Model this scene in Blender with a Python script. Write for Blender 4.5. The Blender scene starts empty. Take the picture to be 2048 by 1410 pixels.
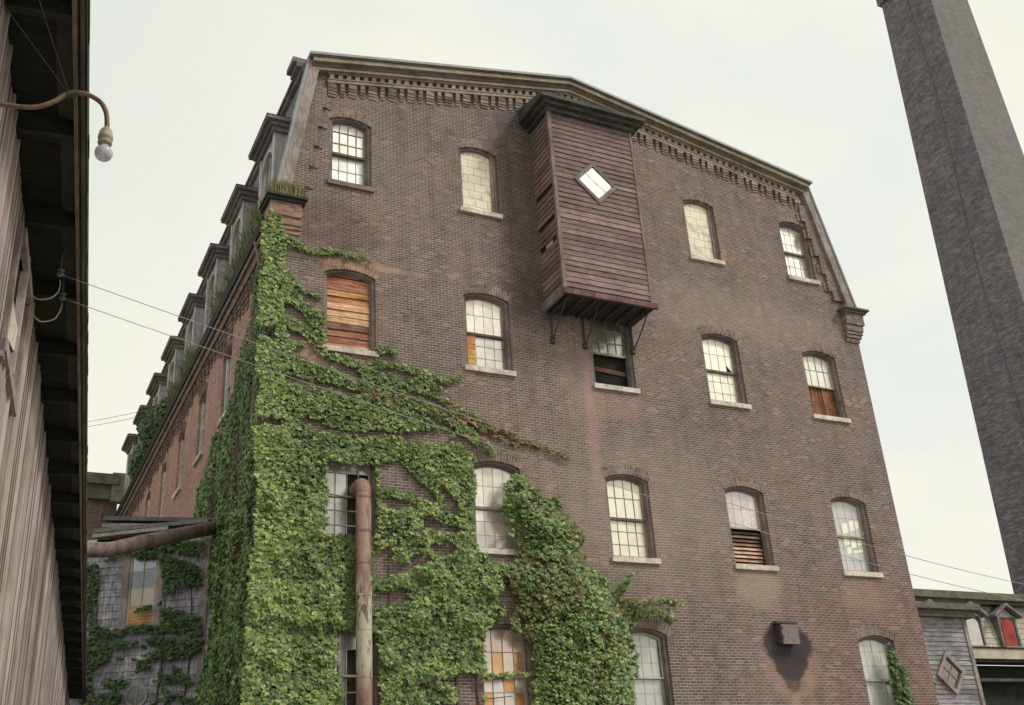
import bpy, bmesh, math, random
import numpy as np
from mathutils import Vector, Matrix
from mathutils.geometry import delaunay_2d_cdt
random.seed(7); R = random.random
rng = np.random.default_rng(11)
sc = bpy.context.scene
col = sc.collection
# ------------------------------------------------------------------ camera
CX, CY, CZ = -13.27023, -20.04751, 0.01799
YAW, PIT, ROL, FPX = -0.48269, 0.43414, -0.06827, 2135.76747
cd = bpy.data.cameras.new('camera'); cam = bpy.data.objects.new('camera', cd); col.objects.link(cam)
cy_, sy_ = math.cos(YAW), math.sin(YAW); cp_, sp_ = math.cos(PIT), math.sin(PIT)
fw = Vector((-sy_*cp_, cy_*cp_, sp_)); rt0 = Vector((cy_, sy_, 0)); up0 = rt0.cross(fw)
cr_, sr_ = math.cos(ROL), math.sin(ROL)
rt = cr_*rt0 + sr_*up0; up = -sr_*rt0 + cr_*up0
M = Matrix((rt, up, -fw)).transposed().to_4x4(); M.translation = Vector((CX, CY, CZ))
cam.matrix_world = M
cd.sensor_width = 36; cd.lens = 36*FPX/2048; cd.clip_start = .05; cd.clip_end = 3000
sc.camera = cam
sc.view_settings.view_transform = 'Standard'; sc.view_settings.look = 'None'
sc.view_settings.exposure = 0.0; sc.view_settings.gamma = 1
# ------------------------------------------------------------------ world: bright thin cloud over a hazy sky
SUN = Vector((0.62, -0.62, 0.85)).normalized()
w = bpy.data.worlds.new('World'); sc.world = w; w.use_nodes = True
nt = w.node_tree; nt.nodes.clear()
def N(nt, t, **k):
    n = nt.nodes.new(t)
    for a, v in k.items(): setattr(n, a, v)
    return n
out = N(nt, 'ShaderNodeOutputWorld')
sky = N(nt, 'ShaderNodeTexSky', sky_type='NISHITA'); sky.sun_disc = False
sky.sun_elevation = math.asin(SUN.z); sky.sun_rotation = math.atan2(SUN.x, SUN.y)
sky.air_density = 1.5; sky.dust_density = 3
b1 = N(nt, 'ShaderNodeBackground'); b1.inputs[1].default_value = .1
nt.links.new(sky.outputs[0], b1.inputs[0])
tc = N(nt, 'ShaderNodeTexCoord')
mp = N(nt, 'ShaderNodeMapping'); mp.inputs['Scale'].default_value = (1, 1, 1.7)
nz = N(nt, 'ShaderNodeTexNoise'); nz.inputs['Scale'].default_value = 2.6; nz.inputs['Detail'].default_value = 6; nz.inputs['Roughness'].default_value = .55; nz.inputs['Distortion'].default_value = .5
nt.links.new(tc.outputs['Generated'], mp.inputs[0]); nt.links.new(mp.outputs[0], nz.inputs[0])
rp = N(nt, 'ShaderNodeValToRGB')
e = rp.color_ramp.elements; e[0].position = .30; e[0].color = (.86, .90, .84, 1); e[1].position = .50; e[1].color = (1.0, .965, .85, 1)
nt.links.new(nz.outputs[0], rp.inputs[0])
# thinner, greyer cloud towards the north-west top of the sky
dp = N(nt, 'ShaderNodeVectorMath', operation='DOT_PRODUCT'); dp.inputs[1].default_value = Vector((-.42, .55, .72)).normalized()
nt.links.new(tc.outputs['Generated'], dp.inputs[0])
mr = N(nt, 'ShaderNodeMapRange'); mr.inputs[1].default_value = .72; mr.inputs[2].default_value = 1.0
nt.links.new(dp.outputs['Value'], mr.inputs[0])
mx = N(nt, 'ShaderNodeMix', data_type='RGBA'); nt.links.new(mr.outputs[0], mx.inputs[0]); nt.links.new(rp.outputs[0], mx.inputs[6]); mx.inputs[7].default_value = (.70, .78, .74, 1)
b2 = N(nt, 'ShaderNodeBackground'); b2.inputs[1].default_value = 1.0
nt.links.new(mx.outputs[2], b2.inputs[0])
ms = N(nt, 'ShaderNodeMixShader'); ms.inputs[0].default_value = .93
nt.links.new(b1.outputs[0], ms.inputs[1]); nt.links.new(b2.outputs[0], ms.inputs[2]); nt.links.new(ms.outputs[0], out.inputs[0])
# ------------------------------------------------------------------ sun through thin cloud
sd = bpy.data.lights.new('sun', 'SUN'); sd.energy = 2.0; sd.angle = math.radians(12); sd.color = (1, .95, .86)
so = bpy.data.objects.new('sun', sd); col.objects.link(so); so.rotation_euler = (-SUN).to_track_quat('-Z', 'Y').to_euler()

# ================================================================== helpers
class MB:
    def __init__(s): s.v = []; s.f = []; s.t = []
    def face(s, pts, t=(1, 1, 1)):
        n = len(s.v); s.v += [tuple(p) for p in pts]; s.f.append(tuple(range(n, n+len(pts)))); s.t.append(t)
    def hexa(s, p, t=(1, 1, 1)):      # 8 points: 0-3 bottom ring, 4-7 top ring
        n = len(s.v); s.v += [tuple(q) for q in p]
        for f in ((0, 3, 2, 1), (4, 5, 6, 7), (0, 1, 5, 4), (1, 2, 6, 5), (2, 3, 7, 6), (3, 0, 4, 7)):
            s.f.append(tuple(n+i for i in f)); s.t.append(t)
    def box(s, x0, x1, y0, y1, z0, z1, t=(1, 1, 1), T=None):
        p = [(x0, y0, z0), (x1, y0, z0), (x1, y1, z0), (x0, y1, z0), (x0, y0, z1), (x1, y0, z1), (x1, y1, z1), (x0, y1, z1)]
        if T: p = [T(*q) for q in p]
        s.hexa(p, t)
    def prism(s, poly, a, b, T, t=(1, 1, 1)):   # poly in 2d (u,v); T(u,depth,v)
        n = len(s.v); k = len(poly)
        s.v += [tuple(T(u, a, v)) for u, v in poly] + [tuple(T(u, b, v)) for u, v in poly]
        s.f.append(tuple(range(n, n+k))); s.t.append(t); s.f.append(tuple(range(n+2*k-1, n+k-1, -1))); s.t.append(t)
        for i in range(k):
            j = (i+1) % k; s.f.append((n+i, n+k+i, n+k+j, n+j)); s.t.append(t)
    def tube(s, pts, r, n=8, t=(1, 1, 1), cap=True):
        pts = [Vector(p) for p in pts]; rr = r if isinstance(r, (list, tuple)) else [r]*len(pts); base = len(s.v); u = None
        for i, p in enumerate(pts):
            d = (pts[min(i+1, len(pts)-1)] - pts[max(i-1, 0)]).normalized()
            if u is None: u = d.cross(Vector((0, 0, 1)) if abs(d.z) < .9 else Vector((1, 0, 0))).normalized()
            u = (u - d*u.dot(d)).normalized(); v = d.cross(u)
            for k in range(n):
                a = 2*math.pi*k/n; s.v.append(tuple(p + float(rr[i])*(math.cos(a)*u + math.sin(a)*v)))
        for i in range(len(pts)-1):
            for k in range(n):
                a = base+i*n+k; b = base+i*n+(k+1) % n; s.f.append((a, b, b+n, a+n)); s.t.append(t)
        if cap:
            s.f.append(tuple(base+k for k in range(n-1, -1, -1))); s.t.append(t)
            s.f.append(tuple(base+(len(pts)-1)*n+k for k in range(n))); s.t.append(t)
    def build(s, name, mat, parent=None, smooth=False, fix=True):
        me = bpy.data.meshes.new(name); off = Vector(parent.get('_o', (0, 0, 0))) if parent else Vector((0, 0, 0))
        me.from_pydata([tuple(Vector(v)-off) for v in s.v], [], s.f)
        at = me.attributes.new('tint', 'FLOAT_COLOR', 'FACE')
        at.data.foreach_set('color', np.array([(*t[:3], 1) for t in s.t], dtype=np.float32).ravel())
        if fix:
            bm = bmesh.new(); bm.from_mesh(me); bmesh.ops.recalc_face_normals(bm, faces=bm.faces); bm.to_mesh(me); bm.free()
        if smooth: me.polygons.foreach_set('use_smooth', [True]*len(me.polygons))
        me.materials.append(mat)
        o = bpy.data.objects.new(name, me); col.objects.link(o)
        if parent: o.parent = parent; o['_o'] = tuple(off)
        return o
def tag(o, label=None, cat=None, group=None, kind=None):
    if label: o['label'] = label
    if cat: o['category'] = cat
    if group: o['group'] = group
    if kind: o['kind'] = kind
    return o
def empty(name, loc, label, cat, group=None):
    o = bpy.data.objects.new(name, None); col.objects.link(o); o.location = loc; o['_o'] = tuple(loc)
    o.empty_display_size = .3
    return tag(o, label, cat, group)
def jit(a=.15, base=1.0):
    k = base + (R()-.5)*2*a; return (k, k, k)

# ================================================================== materials
def newmat(name):
    m = bpy.data.materials.new(name); m.use_nodes = True; nt = m.node_tree
    return m, nt, nt.nodes['Principled BSDF']
def math_(nt, op, a, b=None, c=None):
    n = N(nt, 'ShaderNodeMath', operation=op)
    for i, x in enumerate((a, b, c)):
        if x is None: continue
        if isinstance(x, (int, float)): n.inputs[i].default_value = x
        else: nt.links.new(x, n.inputs[i])
    return n.outputs[0]
def mix(nt, f, a, b, mode='MIX'):
    n = N(nt, 'ShaderNodeMix', data_type='RGBA', blend_type=mode)
    for i, x in ((0, f), (6, a), (7, b)):
        if isinstance(x, (int, float)): n.inputs[i].default_value = x
        elif isinstance(x, tuple): n.inputs[i].default_value = (*x[:3], 1)
        else: nt.links.new(x, n.inputs[i])
    return n.outputs[2]
def noise(nt, vec, scale, detail=4, rough=.6, out=0):
    n = N(nt, 'ShaderNodeTexNoise'); n.inputs['Scale'].default_value = scale; n.inputs['Detail'].default_value = detail; n.inputs['Roughness'].default_value = rough
    if vec is not None: nt.links.new(vec, n.inputs['Vector'])
    return n.outputs[out]
def ramp(nt, f, stops, interp='LINEAR'):
    n = N(nt, 'ShaderNodeValToRGB'); cr = n.color_ramp; cr.interpolation = interp
    while len(cr.elements) < len(stops): cr.elements.new(.5)
    for e, (p, c) in zip(cr.elements, stops):
        e.position = p; e.color = (*c, 1) if isinstance(c, tuple) else (c, c, c, 1)
    nt.links.new(f, n.inputs[0]); return n.outputs[0]
def scaled(nt, vec, s, loc=(0, 0, 0)):
    n = N(nt, 'ShaderNodeMapping'); n.inputs['Scale'].default_value = s; n.inputs['Location'].default_value = loc
    nt.links.new(vec, n.inputs[0]); return n.outputs[0]
def pos(nt): return N(nt, 'ShaderNodeNewGeometry').outputs['Position']
def obj_c(nt): return N(nt, 'ShaderNodeTexCoord').outputs['Object']
def tint(nt):
    n = N(nt, 'ShaderNodeAttribute'); n.attribute_name = 'tint'; return n.outputs['Color']
def bump(nt, bs, h, dist=.01, st=.6):
    n = N(nt, 'ShaderNodeBump'); n.inputs['Distance'].default_value = dist; n.inputs['Strength'].default_value = st
    nt.links.new(h, n.inputs['Height']); nt.links.new(n.outputs[0], bs.inputs['Normal'])

def brick_mat(name, bricks, mortar, h=.0635, L=.18, extra=None, pre=None, mw=.25, pink=.62, big=((.82,), (1.12,)), grade=None):
    m, nt, bs = newmat(name); P = pos(nt)
    s = N(nt, 'ShaderNodeSeparateXYZ'); nt.links.new(P, s.inputs[0]); X, Y, Z = s.outputs
    wob = math_(nt, 'MULTIPLY', math_(nt, 'SUBTRACT', noise(nt, P, 1.3, 2), .5), .03)
    u = math_(nt, 'ADD', X, Y); v = math_(nt, 'DIVIDE', math_(nt, 'ADD', Z, wob), h)
    row = math_(nt, 'FLOOR', v)
    uu = math_(nt, 'ADD', math_(nt, 'DIVIDE', u, L), math_(nt, 'MULTIPLY', math_(nt, 'FLOORED_MODULO', row, 2.0), .5))
    cl = math_(nt, 'FLOOR', uu)
    fu = math_(nt, 'SUBTRACT', uu, cl); fv = math_(nt, 'SUBTRACT', v, row)
    c = N(nt, 'ShaderNodeCombineXYZ'); nt.links.new(cl, c.inputs[0]); nt.links.new(row, c.inputs[1])
    wn = N(nt, 'ShaderNodeTexWhiteNoise', noise_dimensions='2D'); nt.links.new(c.outputs[0], wn.inputs[0])
    rnd = wn.outputs['Value']
    c2 = scaled(nt, c.outputs[0], (1, 1, 1), (37, 11, 0)); wn2 = N(nt, 'ShaderNodeTexWhiteNoise', noise_dimensions='2D'); nt.links.new(c2, wn2.inputs[0]); rnd2 = wn2.outputs['Value']
    k = len(bricks)
    bc = ramp(nt, rnd, [((i)/k, b) for i, b in enumerate(bricks)], 'CONSTANT')
    # a few odd bricks: burnt dark ones and pale soft ones
    bc = mix(nt, math_(nt, 'MULTIPLY', math_(nt, 'GREATER_THAN', rnd2, .955), .6), bc, tuple(min(1, x*2.1) for x in bricks[0]))
    bc = mix(nt, math_(nt, 'MULTIPLY', math_(nt, 'LESS_THAN', math_(nt, 'ADD', rnd2, math_(nt, 'MULTIPLY', noise(nt, P, 1.8, 4), .6)), .30), .35), bc, tuple(x*.4 for x in bricks[0]))
    # broad patches of redder bricks
    pk = math_(nt, 'MULTIPLY', math_(nt, 'GREATER_THAN', math_(nt, 'ADD', noise(nt, scaled(nt, P, (1, 1, 1.6)), 1.1, 5, .65), math_(nt, 'MULTIPLY', rnd2, .07)), pink), .55)
    bc = mix(nt, pk, bc, (.42, .22, .16))
    dk = ramp(nt, noise(nt, scaled(nt, P, (1, 1, .8), (3, 8, 1)), .55, 6, .62), [(.36, (.78, .77, .79)), (.52, (1, 1, 1)), (.66, (1.14, 1.08, 1.02))])
    bc = mix(nt, .9, bc, dk, 'MULTIPLY')
    if pre: bc = pre(nt, bc, X, Y, Z, P)
    mo = math_(nt, 'MAXIMUM', math_(nt, 'LESS_THAN', fv, mw), math_(nt, 'LESS_THAN', fu, mw*h/L*1.0))
    mcol = mix(nt, noise(nt, P, 7, 4), mortar, tuple(x*.6 for x in mortar))
    # mortar missing or smeared in patches
    mm = math_(nt, 'MULTIPLY', mo, ramp(nt, noise(nt, P, 2.3, 5, .7), [(.34, .35), (.55, 1.0)]))
    cc = mix(nt, mm, bc, mcol)
    fine = ramp(nt, noise(nt, P, 38, 3, .7), [(.3, (.78, .78, .78)), (.7, (1.15, 1.15, 1.15))])
    cc = mix(nt, .55, cc, fine, 'MULTIPLY')
    runs = ramp(nt, noise(nt, scaled(nt, P, (2.6, 2.6, .16)), 1.6, 6, .7), [(.32, (.80, .79, .80)), (.5, (1, 1, 1)), (.68, (1.1, 1.07, 1.04))])
    cc = mix(nt, .8, cc, runs, 'MULTIPLY')
    if extra: cc = extra(nt, cc, X, Y, Z, P)
    nt.links.new(cc, bs.inputs['Base Color']); bs.inputs['Roughness'].default_value = .9; bs.inputs['Specular IOR Level'].default_value = .25
    bump(nt, bs, math_(nt, 'ADD', math_(nt, 'MULTIPLY', mo, -1.0), math_(nt, 'MULTIPLY', rnd, .35)), .008, .6)
    return m
def ell(nt, X, Z, x, z, rx, rz, P, rag=.5, sc_=3.0, soft=.5):
    """0..1 mask of a ragged ellipse on the wall"""
    a = math_(nt, 'DIVIDE', math_(nt, 'SUBTRACT', X, x), rx); b = math_(nt, 'DIVIDE', math_(nt, 'SUBTRACT', Z, z), rz)
    d = math_(nt, 'SQRT', math_(nt, 'ADD', math_(nt, 'MULTIPLY', a, a), math_(nt, 'MULTIPLY', b, b)))
    d = math_(nt, 'ADD', d, math_(nt, 'MULTIPLY', math_(nt, 'SUBTRACT', noise(nt, P, sc_, 5, .65), .5), rag*2))
    r = N(nt, 'ShaderNodeMapRange'); r.interpolation_type = 'SMOOTHSTEP'; r.inputs[1].default_value = 1+soft/2; r.inputs[2].default_value = 1-soft/2
    nt.links.new(d, r.inputs[0]); return r.outputs[0]
def ap(nt, c, m, colr, f, mode='MIX'): return mix(nt, math_(nt, 'MULTIPLY', m, f), c, colr, mode)
def front_paint(nt, c, X, Y, Z, P):
    # faded red paint runs beside the middle window
    c = ap(nt, c, ell(nt, X, Z, -.75, 9.0, .16, 1.9, P, .9, 2.2, .9), (.50, .27, .23), .35)
    c = ap(nt, c, ell(nt, X, Z, -.2, 9.5, .9, .32, P, .7, 3.0, .8), (.50, .27, .23), .3)
    c = ap(nt, c, ell(nt, X, Z, -1.0, 10.1, .6, 1.2, P, .7, 3.0, 1.2), (.38, .28, .24), .3)
    # newer orange brick near the corner and over the boarded window
    c = ap(nt, c, ell(nt, X, Z, -7.75, 9.75, .6, .42, P, .5, 3.0, .5), (.48, .27, .19), .65)
    c = ap(nt, c, ell(nt, X, Z, -6.6, 12.15, 1.5, .1, P, .5, 3.0, .6), (.50, .30, .22), .55)
    c = ap(nt, c, ell(nt, X, Z, -8.2, 12.9, .35, .7, P, .4, 3.0, .5), (.50, .27, .2), .5)
    c = ap(nt, c, ell(nt, X, Z, 3.98, 3.45, .80, .75, P, .3, 3.0, .35), (.44, .27, .20), .4)
    c = ap(nt, c, ell(nt, X, Z, 3.98, 2.5, .13, .9, P, .3, 4.0, .5), (.42, .26, .2), .5)
    return c
def front_stains(nt, c, X, Y, Z, P):
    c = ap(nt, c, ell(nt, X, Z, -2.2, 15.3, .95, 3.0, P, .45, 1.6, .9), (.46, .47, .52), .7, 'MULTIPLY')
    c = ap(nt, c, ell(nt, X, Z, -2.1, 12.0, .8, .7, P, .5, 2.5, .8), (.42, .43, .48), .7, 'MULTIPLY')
    c = ap(nt, c, ell(nt, X, Z, -7.0, 13.0, .9, .7, P, .6, 2.0, .8), (.62, .56, .58), .7, 'MULTIPLY')
    # tarry patch under the vent box, narrowing downwards
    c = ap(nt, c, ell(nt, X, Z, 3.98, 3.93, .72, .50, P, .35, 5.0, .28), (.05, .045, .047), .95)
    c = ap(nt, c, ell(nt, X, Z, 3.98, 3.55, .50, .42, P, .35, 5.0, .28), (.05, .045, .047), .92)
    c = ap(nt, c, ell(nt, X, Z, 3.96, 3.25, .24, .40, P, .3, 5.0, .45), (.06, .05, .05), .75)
    # pale bands where the mortar has washed over the brick
    c = ap(nt, c, ell(nt, X, Z, .3, 7.0, 2.6, 1.6, P, .9, .9, 1.2), (.40, .33, .28), .3)
    c = ap(nt, c, ell(nt, X, Z, 4.0, 12.6, 3.2, .8, P, .9, 1.0, 1.2), (.42, .35, .31), .28)
    c = ap(nt, c, ell(nt, X, Z, 3.4, 5.3, .7, .5, P, .6, 2.0, .9), (.46, .37, .30), .4)
    c = ap(nt, c, ell(nt, X, Z, 6.7, 5.2, .8, .5, P, .6, 2.0, .9), (.42, .32, .27), .25)
    c = ap(nt, c, ell(nt, X, Z, 7.5, 2.5, 3.2, 3.4, P, .7, .9, 1.0), (.98, .80, .77), .6, 'MULTIPLY')
    return c
def C255(r, g, b, k=1.0):
    f = lambda x: ((x/255+.055)/1.055)**2.4*k if x > 10 else x/255/12.92*k
    return (f(r), f(g), f(b))
BR_FRONT = [(.160, .118, .107), (.172, .127, .114), (.148, .113, .102), (.182, .128, .112), (.132, .107, .101), (.168, .134, .120), (.198, .134, .117), (.118, .098, .096)]
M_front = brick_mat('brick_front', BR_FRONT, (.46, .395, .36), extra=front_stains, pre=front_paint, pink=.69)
BR_SIDE = [(.36, .19, .16), (.40, .22, .18), (.31, .17, .145), (.43, .26, .21), (.27, .165, .15), (.38, .20, .17)]
M_side = brick_mat('brick_side', BR_SIDE, (.54, .42, .38), pink=.60)
BR_DARK = [(.17, .12, .105), (.15, .11, .10), (.21, .14, .12), (.12, .095, .09)]
M_corb = brick_mat('brick_corbel', BR_DARK, (.24, .20, .165), pink=.70)
BR_ORNG = [(.36, .21, .15), (.32, .20, .15), (.26, .18, .14), (.42, .25, .18), (.18, .13, .115)]
M_kneel = brick_mat('brick_kneeler', BR_ORNG, (.34, .28, .23), pink=.70)
def chim_stains_sunside(nt, c, X, Y, Z, P):
    st = ramp(nt, noise(nt, scaled(nt, P, (.5, .5, 2.6)), 2.0, 7, .75), [(.38, (.72, .75, .82)), (.5, (1, 1, 1)), (.64, (1.35, 1.25, 1.2))])
    c = mix(nt, .8, c, st, 'MULTIPLY')
    # sunlit side put into colour: south face mixed paler than the sooty west face
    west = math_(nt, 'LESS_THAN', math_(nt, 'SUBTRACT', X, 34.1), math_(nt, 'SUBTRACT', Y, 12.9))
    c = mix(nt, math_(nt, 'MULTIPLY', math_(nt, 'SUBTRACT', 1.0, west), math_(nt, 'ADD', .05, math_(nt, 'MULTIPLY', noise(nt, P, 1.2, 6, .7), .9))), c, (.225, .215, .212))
    return c
BR_CHIM = [(.115, .112, .130), (.14, .128, .142), (.098, .098, .122), (.155, .136, .148), (.088, .092, .115), (.215, .17, .165)]
M_chim = brick_mat('brick_chimney', BR_CHIM, (.30, .29, .30), h=.085, L=.26, extra=chim_stains_sunside, pink=.70)
BR_WING = [(.16, .11, .09), (.19, .12, .095), (.13, .10, .09)]
M_wing = brick_mat('brick_wing', BR_WING, (.3, .25, .21))

def wood(name, c1, c2, axis=(6, 6, .6), rough=.8, dark=(.5, .5, .5), sc_=6.0, coords='pos', sp=.2, streak=None):
    m, nt, bs = newmat(name); P = pos(nt) if coords == 'pos' else obj_c(nt)
    g = noise(nt, scaled(nt, P, axis), sc_, 6, .7)
    c = mix(nt, ramp(nt, g, [(.35, 0.), (.62, 1.)]), c1, c2)
    pt = ramp(nt, noise(nt, P, 1.7, 5, .65), [(.36, dark), (.58, (1, 1, 1))])
    c = mix(nt, .8, c, pt, 'MULTIPLY'); c = mix(nt, 1, c, tint(nt), 'MULTIPLY')
    nt.links.new(c, bs.inputs['Base Color']); bs.inputs['Roughness'].default_value = rough; bs.inputs['Specular IOR Level'].default_value = sp
    bump(nt, bs, g, .004, .5)
    return m
M_bay = wood('maroon_clapboard', (.155, .102, .102), (.29, .215, .21), (.7, .7, 5), dark=(.72, .68, .70))
M_baytrim = wood('bay_trim', (.16, .11, .11), (.30, .24, .23), (3, 3, .8))
M_bayroof = wood('bay_cornice', (.05, .052, .052), (.12, .115, .11), (.8, .8, 4))
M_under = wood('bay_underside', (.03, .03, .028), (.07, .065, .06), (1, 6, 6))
M_frame = wood('window_frame', (.19, .15, .145), (.34, .28, .265), (5, 5, .8))
M_sash = wood('sash_wood', (.27, .24, .18), (.42, .37, .29), (4, 4, 4))
M_sashw = wood('pale_sash', (.34, .32, .28), (.50, .48, .42), (4, 4, 4))
M_sill = wood('stone_sill', (.52, .47, .43), (.80, .75, .70), (4, 4, 2), dark=(.48, .43, .38), sc_=3)
M_silld = wood('dark_stone_sill', (.17, .14, .12), (.28, .23, .19), (3, 3, 3), sc_=3)
M_rake = wood('rake_board', (.26, .21, .195), (.42, .35, .33), (3, 3, .6))
M_ochre = wood('cornice_moulding', (.25, .21, .165), (.42, .355, .265), (.8, 3, 3))
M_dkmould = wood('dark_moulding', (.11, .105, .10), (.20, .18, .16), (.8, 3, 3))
M_bands = wood('band_brick', (.23, .185, .165), (.37, .31, .27), (5, 5, 14), sc_=2)
M_planks = wood('weathered_orange_planks', (.27, .155, .11), (.62, .45, .35), (.6, .6, 7), dark=(.5, .42, .40), sc_=4)
M_vplank = wood('rusty_vertical_boards', (.10, .045, .03), (.30, .13, .065), (9, 9, .6), sc_=3)
M_grey = wood('weathered_shingle', (.20, .20, .235), (.66, .65, .70), (7, 7, 1.2), dark=(.42, .40, .46), sc_=3)
M_greyclap = wood('grey_clapboard', (.16, .16, .175), (.40, .39, .41), (.6, .6, 6), dark=(.5, .5, .52), sc_=4)
M_greytrim = wood('grey_trim', (.24, .20, .185), (.42, .36, .34), (3, 3, 1))
M_darkwood = wood('tarred_wood', (.014, .017, .013), (.032, .034, .027), (1, 6, 6))
M_leftwall = wood('weathered_board_siding', (.29, .255, .24), (.43, .385, .365), (20, 40, .8), dark=(.66, .62, .58), sc_=3, coords='obj')
M_fascia = wood('dark_fascia', (.05, .05, .042), (.10, .10, .085), (5, .5, 5), coords='obj')
M_lip = wood('rusty_lip', (.13, .095, .07), (.27, .20, .15), (5, .5, 5), coords='obj')
M_greenroof = wood('house_cornice', (.12, .115, .085), (.20, .19, .15), (.8, 4, 4))
M_housew = wood('pale_shingle_roof', (.40, .37, .32), (.58, .54, .47), (5, 5, 9), dark=(.7, .68, .66), sc_=2)
M_red = wood('red_shutter', (.27, .045, .04), (.40, .09, .075), (8, 8, 1))
def plain(name, c, rough=.7, var=.25, metal=0.0, spec=.3, sc_=4, use_tint=True, bmp=0.0):
    m, nt, bs = newmat(name); P = pos(nt)
    k = ramp(nt, noise(nt, P, sc_, 5, .65), [(.3, (1-var,)*3), (.7, (1+var,)*3)])
    cc = mix(nt, 1, c, k, 'MULTIPLY')
    if use_tint: cc = mix(nt, 1, cc, tint(nt), 'MULTIPLY')
    nt.links.new(cc, bs.inputs['Base Color']); bs.inputs['Roughness'].default_value = rough; bs.inputs['Metallic'].default_value = metal; bs.inputs['Specular IOR Level'].default_value = spec
    if bmp: bump(nt, bs, noise(nt, P, sc_*5, 4), bmp, .6)
    return m
M_metal = plain('zinc_edge', (.27, .28, .29), .5, .2)
M_slate = plain('slate_cladding', (.26, .27, .30), .6, .3, sc_=2)
M_slate2 = plain('dark_roof_slate', (.10, .105, .10), .75, .3, sc_=5, bmp=.02)
M_dormer = wood('dormer_board', (.32, .30, .31), (.52, .48, .49), (3, 3, .7), dark=(.7, .66, .64))
M_dormw = wood('dormer_pale_trim', (.48, .46, .47), (.64, .62, .62), (3, 3, .7))
M_hood = wood('dormer_hood', (.15, .14, .14), (.28, .26, .255), (3, 1, 3))
M_iron = plain('iron', (.06, .052, .05), .6, .3, sc_=12)
M_void = plain('dark_interior', (.015, .014, .013), .9, .2)
M_black = plain('gutter', (.035, .04, .036), .7, .3)
M_asph = plain('roofing', (.06, .06, .058), .9, .3, bmp=.01)
def glassy(name, base, refl, rough=.12, dirt=.5, dsc=5):
    """old window glass or painted panes: a dusty body under a sky-reflecting surface"""
    m, nt, bs = newmat(name); P = pos(nt)
    d = ramp(nt, noise(nt, P, dsc, 6, .65), [(.35, (1-dirt*.5,)*3), (.62, (1.05,)*3)])
    c = mix(nt, 1, mix(nt, 1, base, d, 'MULTIPLY'), tint(nt), 'MULTIPLY')
    nt.links.new(c, bs.inputs['Base Color']); bs.inputs['Roughness'].default_value = .75
    g = N(nt, 'ShaderNodeBsdfGlossy'); g.inputs['Roughness'].default_value = rough; nt.links.new(mix(nt, .85, (.96, .94, .88), tint(nt), 'MULTIPLY'), g.inputs['Color'])
    bp = N(nt, 'ShaderNodeBump'); bp.inputs['Distance'].default_value = .02; bp.inputs['Strength'].default_value = .35; nt.links.new(noise(nt, P, 3.5, 2), bp.inputs['Height']); nt.links.new(bp.outputs[0], g.inputs['Normal'])
    mxs = N(nt, 'ShaderNodeMixShader')
    nt.links.new(math_(nt, 'MULTIPLY', ramp(nt, noise(nt, P, dsc*.7, 5, .6), [(.35, 1-dirt*.4), (.6, 1.0)]), refl), mxs.inputs[0])
    nt.links.new(bs.outputs[0], mxs.inputs[1]); nt.links.new(g.outputs[0], mxs.inputs[2])
    nt.links.new(mxs.outputs[0], nt.nodes['Material Output'].inputs[0])
    return m
G_cream = glassy('cream_glass', (.57, .54, .46), .45, .35, .35)
G_white = glassy('whitened_glass_and_reflection', (.52, .52, .50), .42, .35, .35)
G_grey = glassy('hazed_glass', (.30, .30, .32), .42, .22, .45, 4)
G_mauve = glassy('dusty_glass', (.46, .41, .39), .38, .25, .5, 9)
G_plain = glassy('milky_glass', (.40, .41, .41), .30, .35, .15)
G_dark = glassy('dark_glass', (.03, .033, .04), .22, .06, .4)
G_mirror = glassy('sky_glass', (.10, .105, .11), .55, .03, .6)
def block_mat():
    m, nt, bs = newmat('cream_block'); P = pos(nt)
    s = N(nt, 'ShaderNodeSeparateXYZ'); nt.links.new(P, s.inputs[0])
    c = N(nt, 'ShaderNodeCombineXYZ'); nt.links.new(s.outputs[0], c.inputs[0]); nt.links.new(s.outputs[2], c.inputs[1])
    wv = N(nt, 'ShaderNodeVectorMath', operation='ADD'); nt.links.new(c.outputs[0], wv.inputs[0])
    nv = N(nt, 'ShaderNodeVectorMath', operation='SCALE'); nt.links.new(noise(nt, P, 4, 3, out=1), nv.inputs[0]); nv.inputs[3].default_value = .05; nt.links.new(nv.outputs[0], wv.inputs[1])
    b = N(nt, 'ShaderNodeTexBrick'); nt.links.new(wv.outputs[0], b.inputs['Vector'])
    b.inputs['Scale'].default_value = 1; b.inputs['Brick Width'].default_value = .34; b.inputs['Row Height'].default_value = .23; b.inputs['Mortar Size'].default_value = .009; b.inputs['Mortar Smooth'].default_value = .6
    b.inputs['Color1'].default_value = (.78, .74, .58, 1); b.inputs['Color2'].default_value = (.70, .66, .52, 1); b.inputs['Mortar'].default_value = (.30, .26, .20, 1)
    st = ramp(nt, noise(nt, P, 3.0, 6, .65), [(.36, (.62, .55, .55)), (.47, (1, 1, 1))])
    nt.links.new(mix(nt, .8, b.outputs[0], st, 'MULTIPLY'), bs.inputs['Base Color']); bs.inputs['Roughness'].default_value = .6
    return m
M_block = block_mat()
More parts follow.
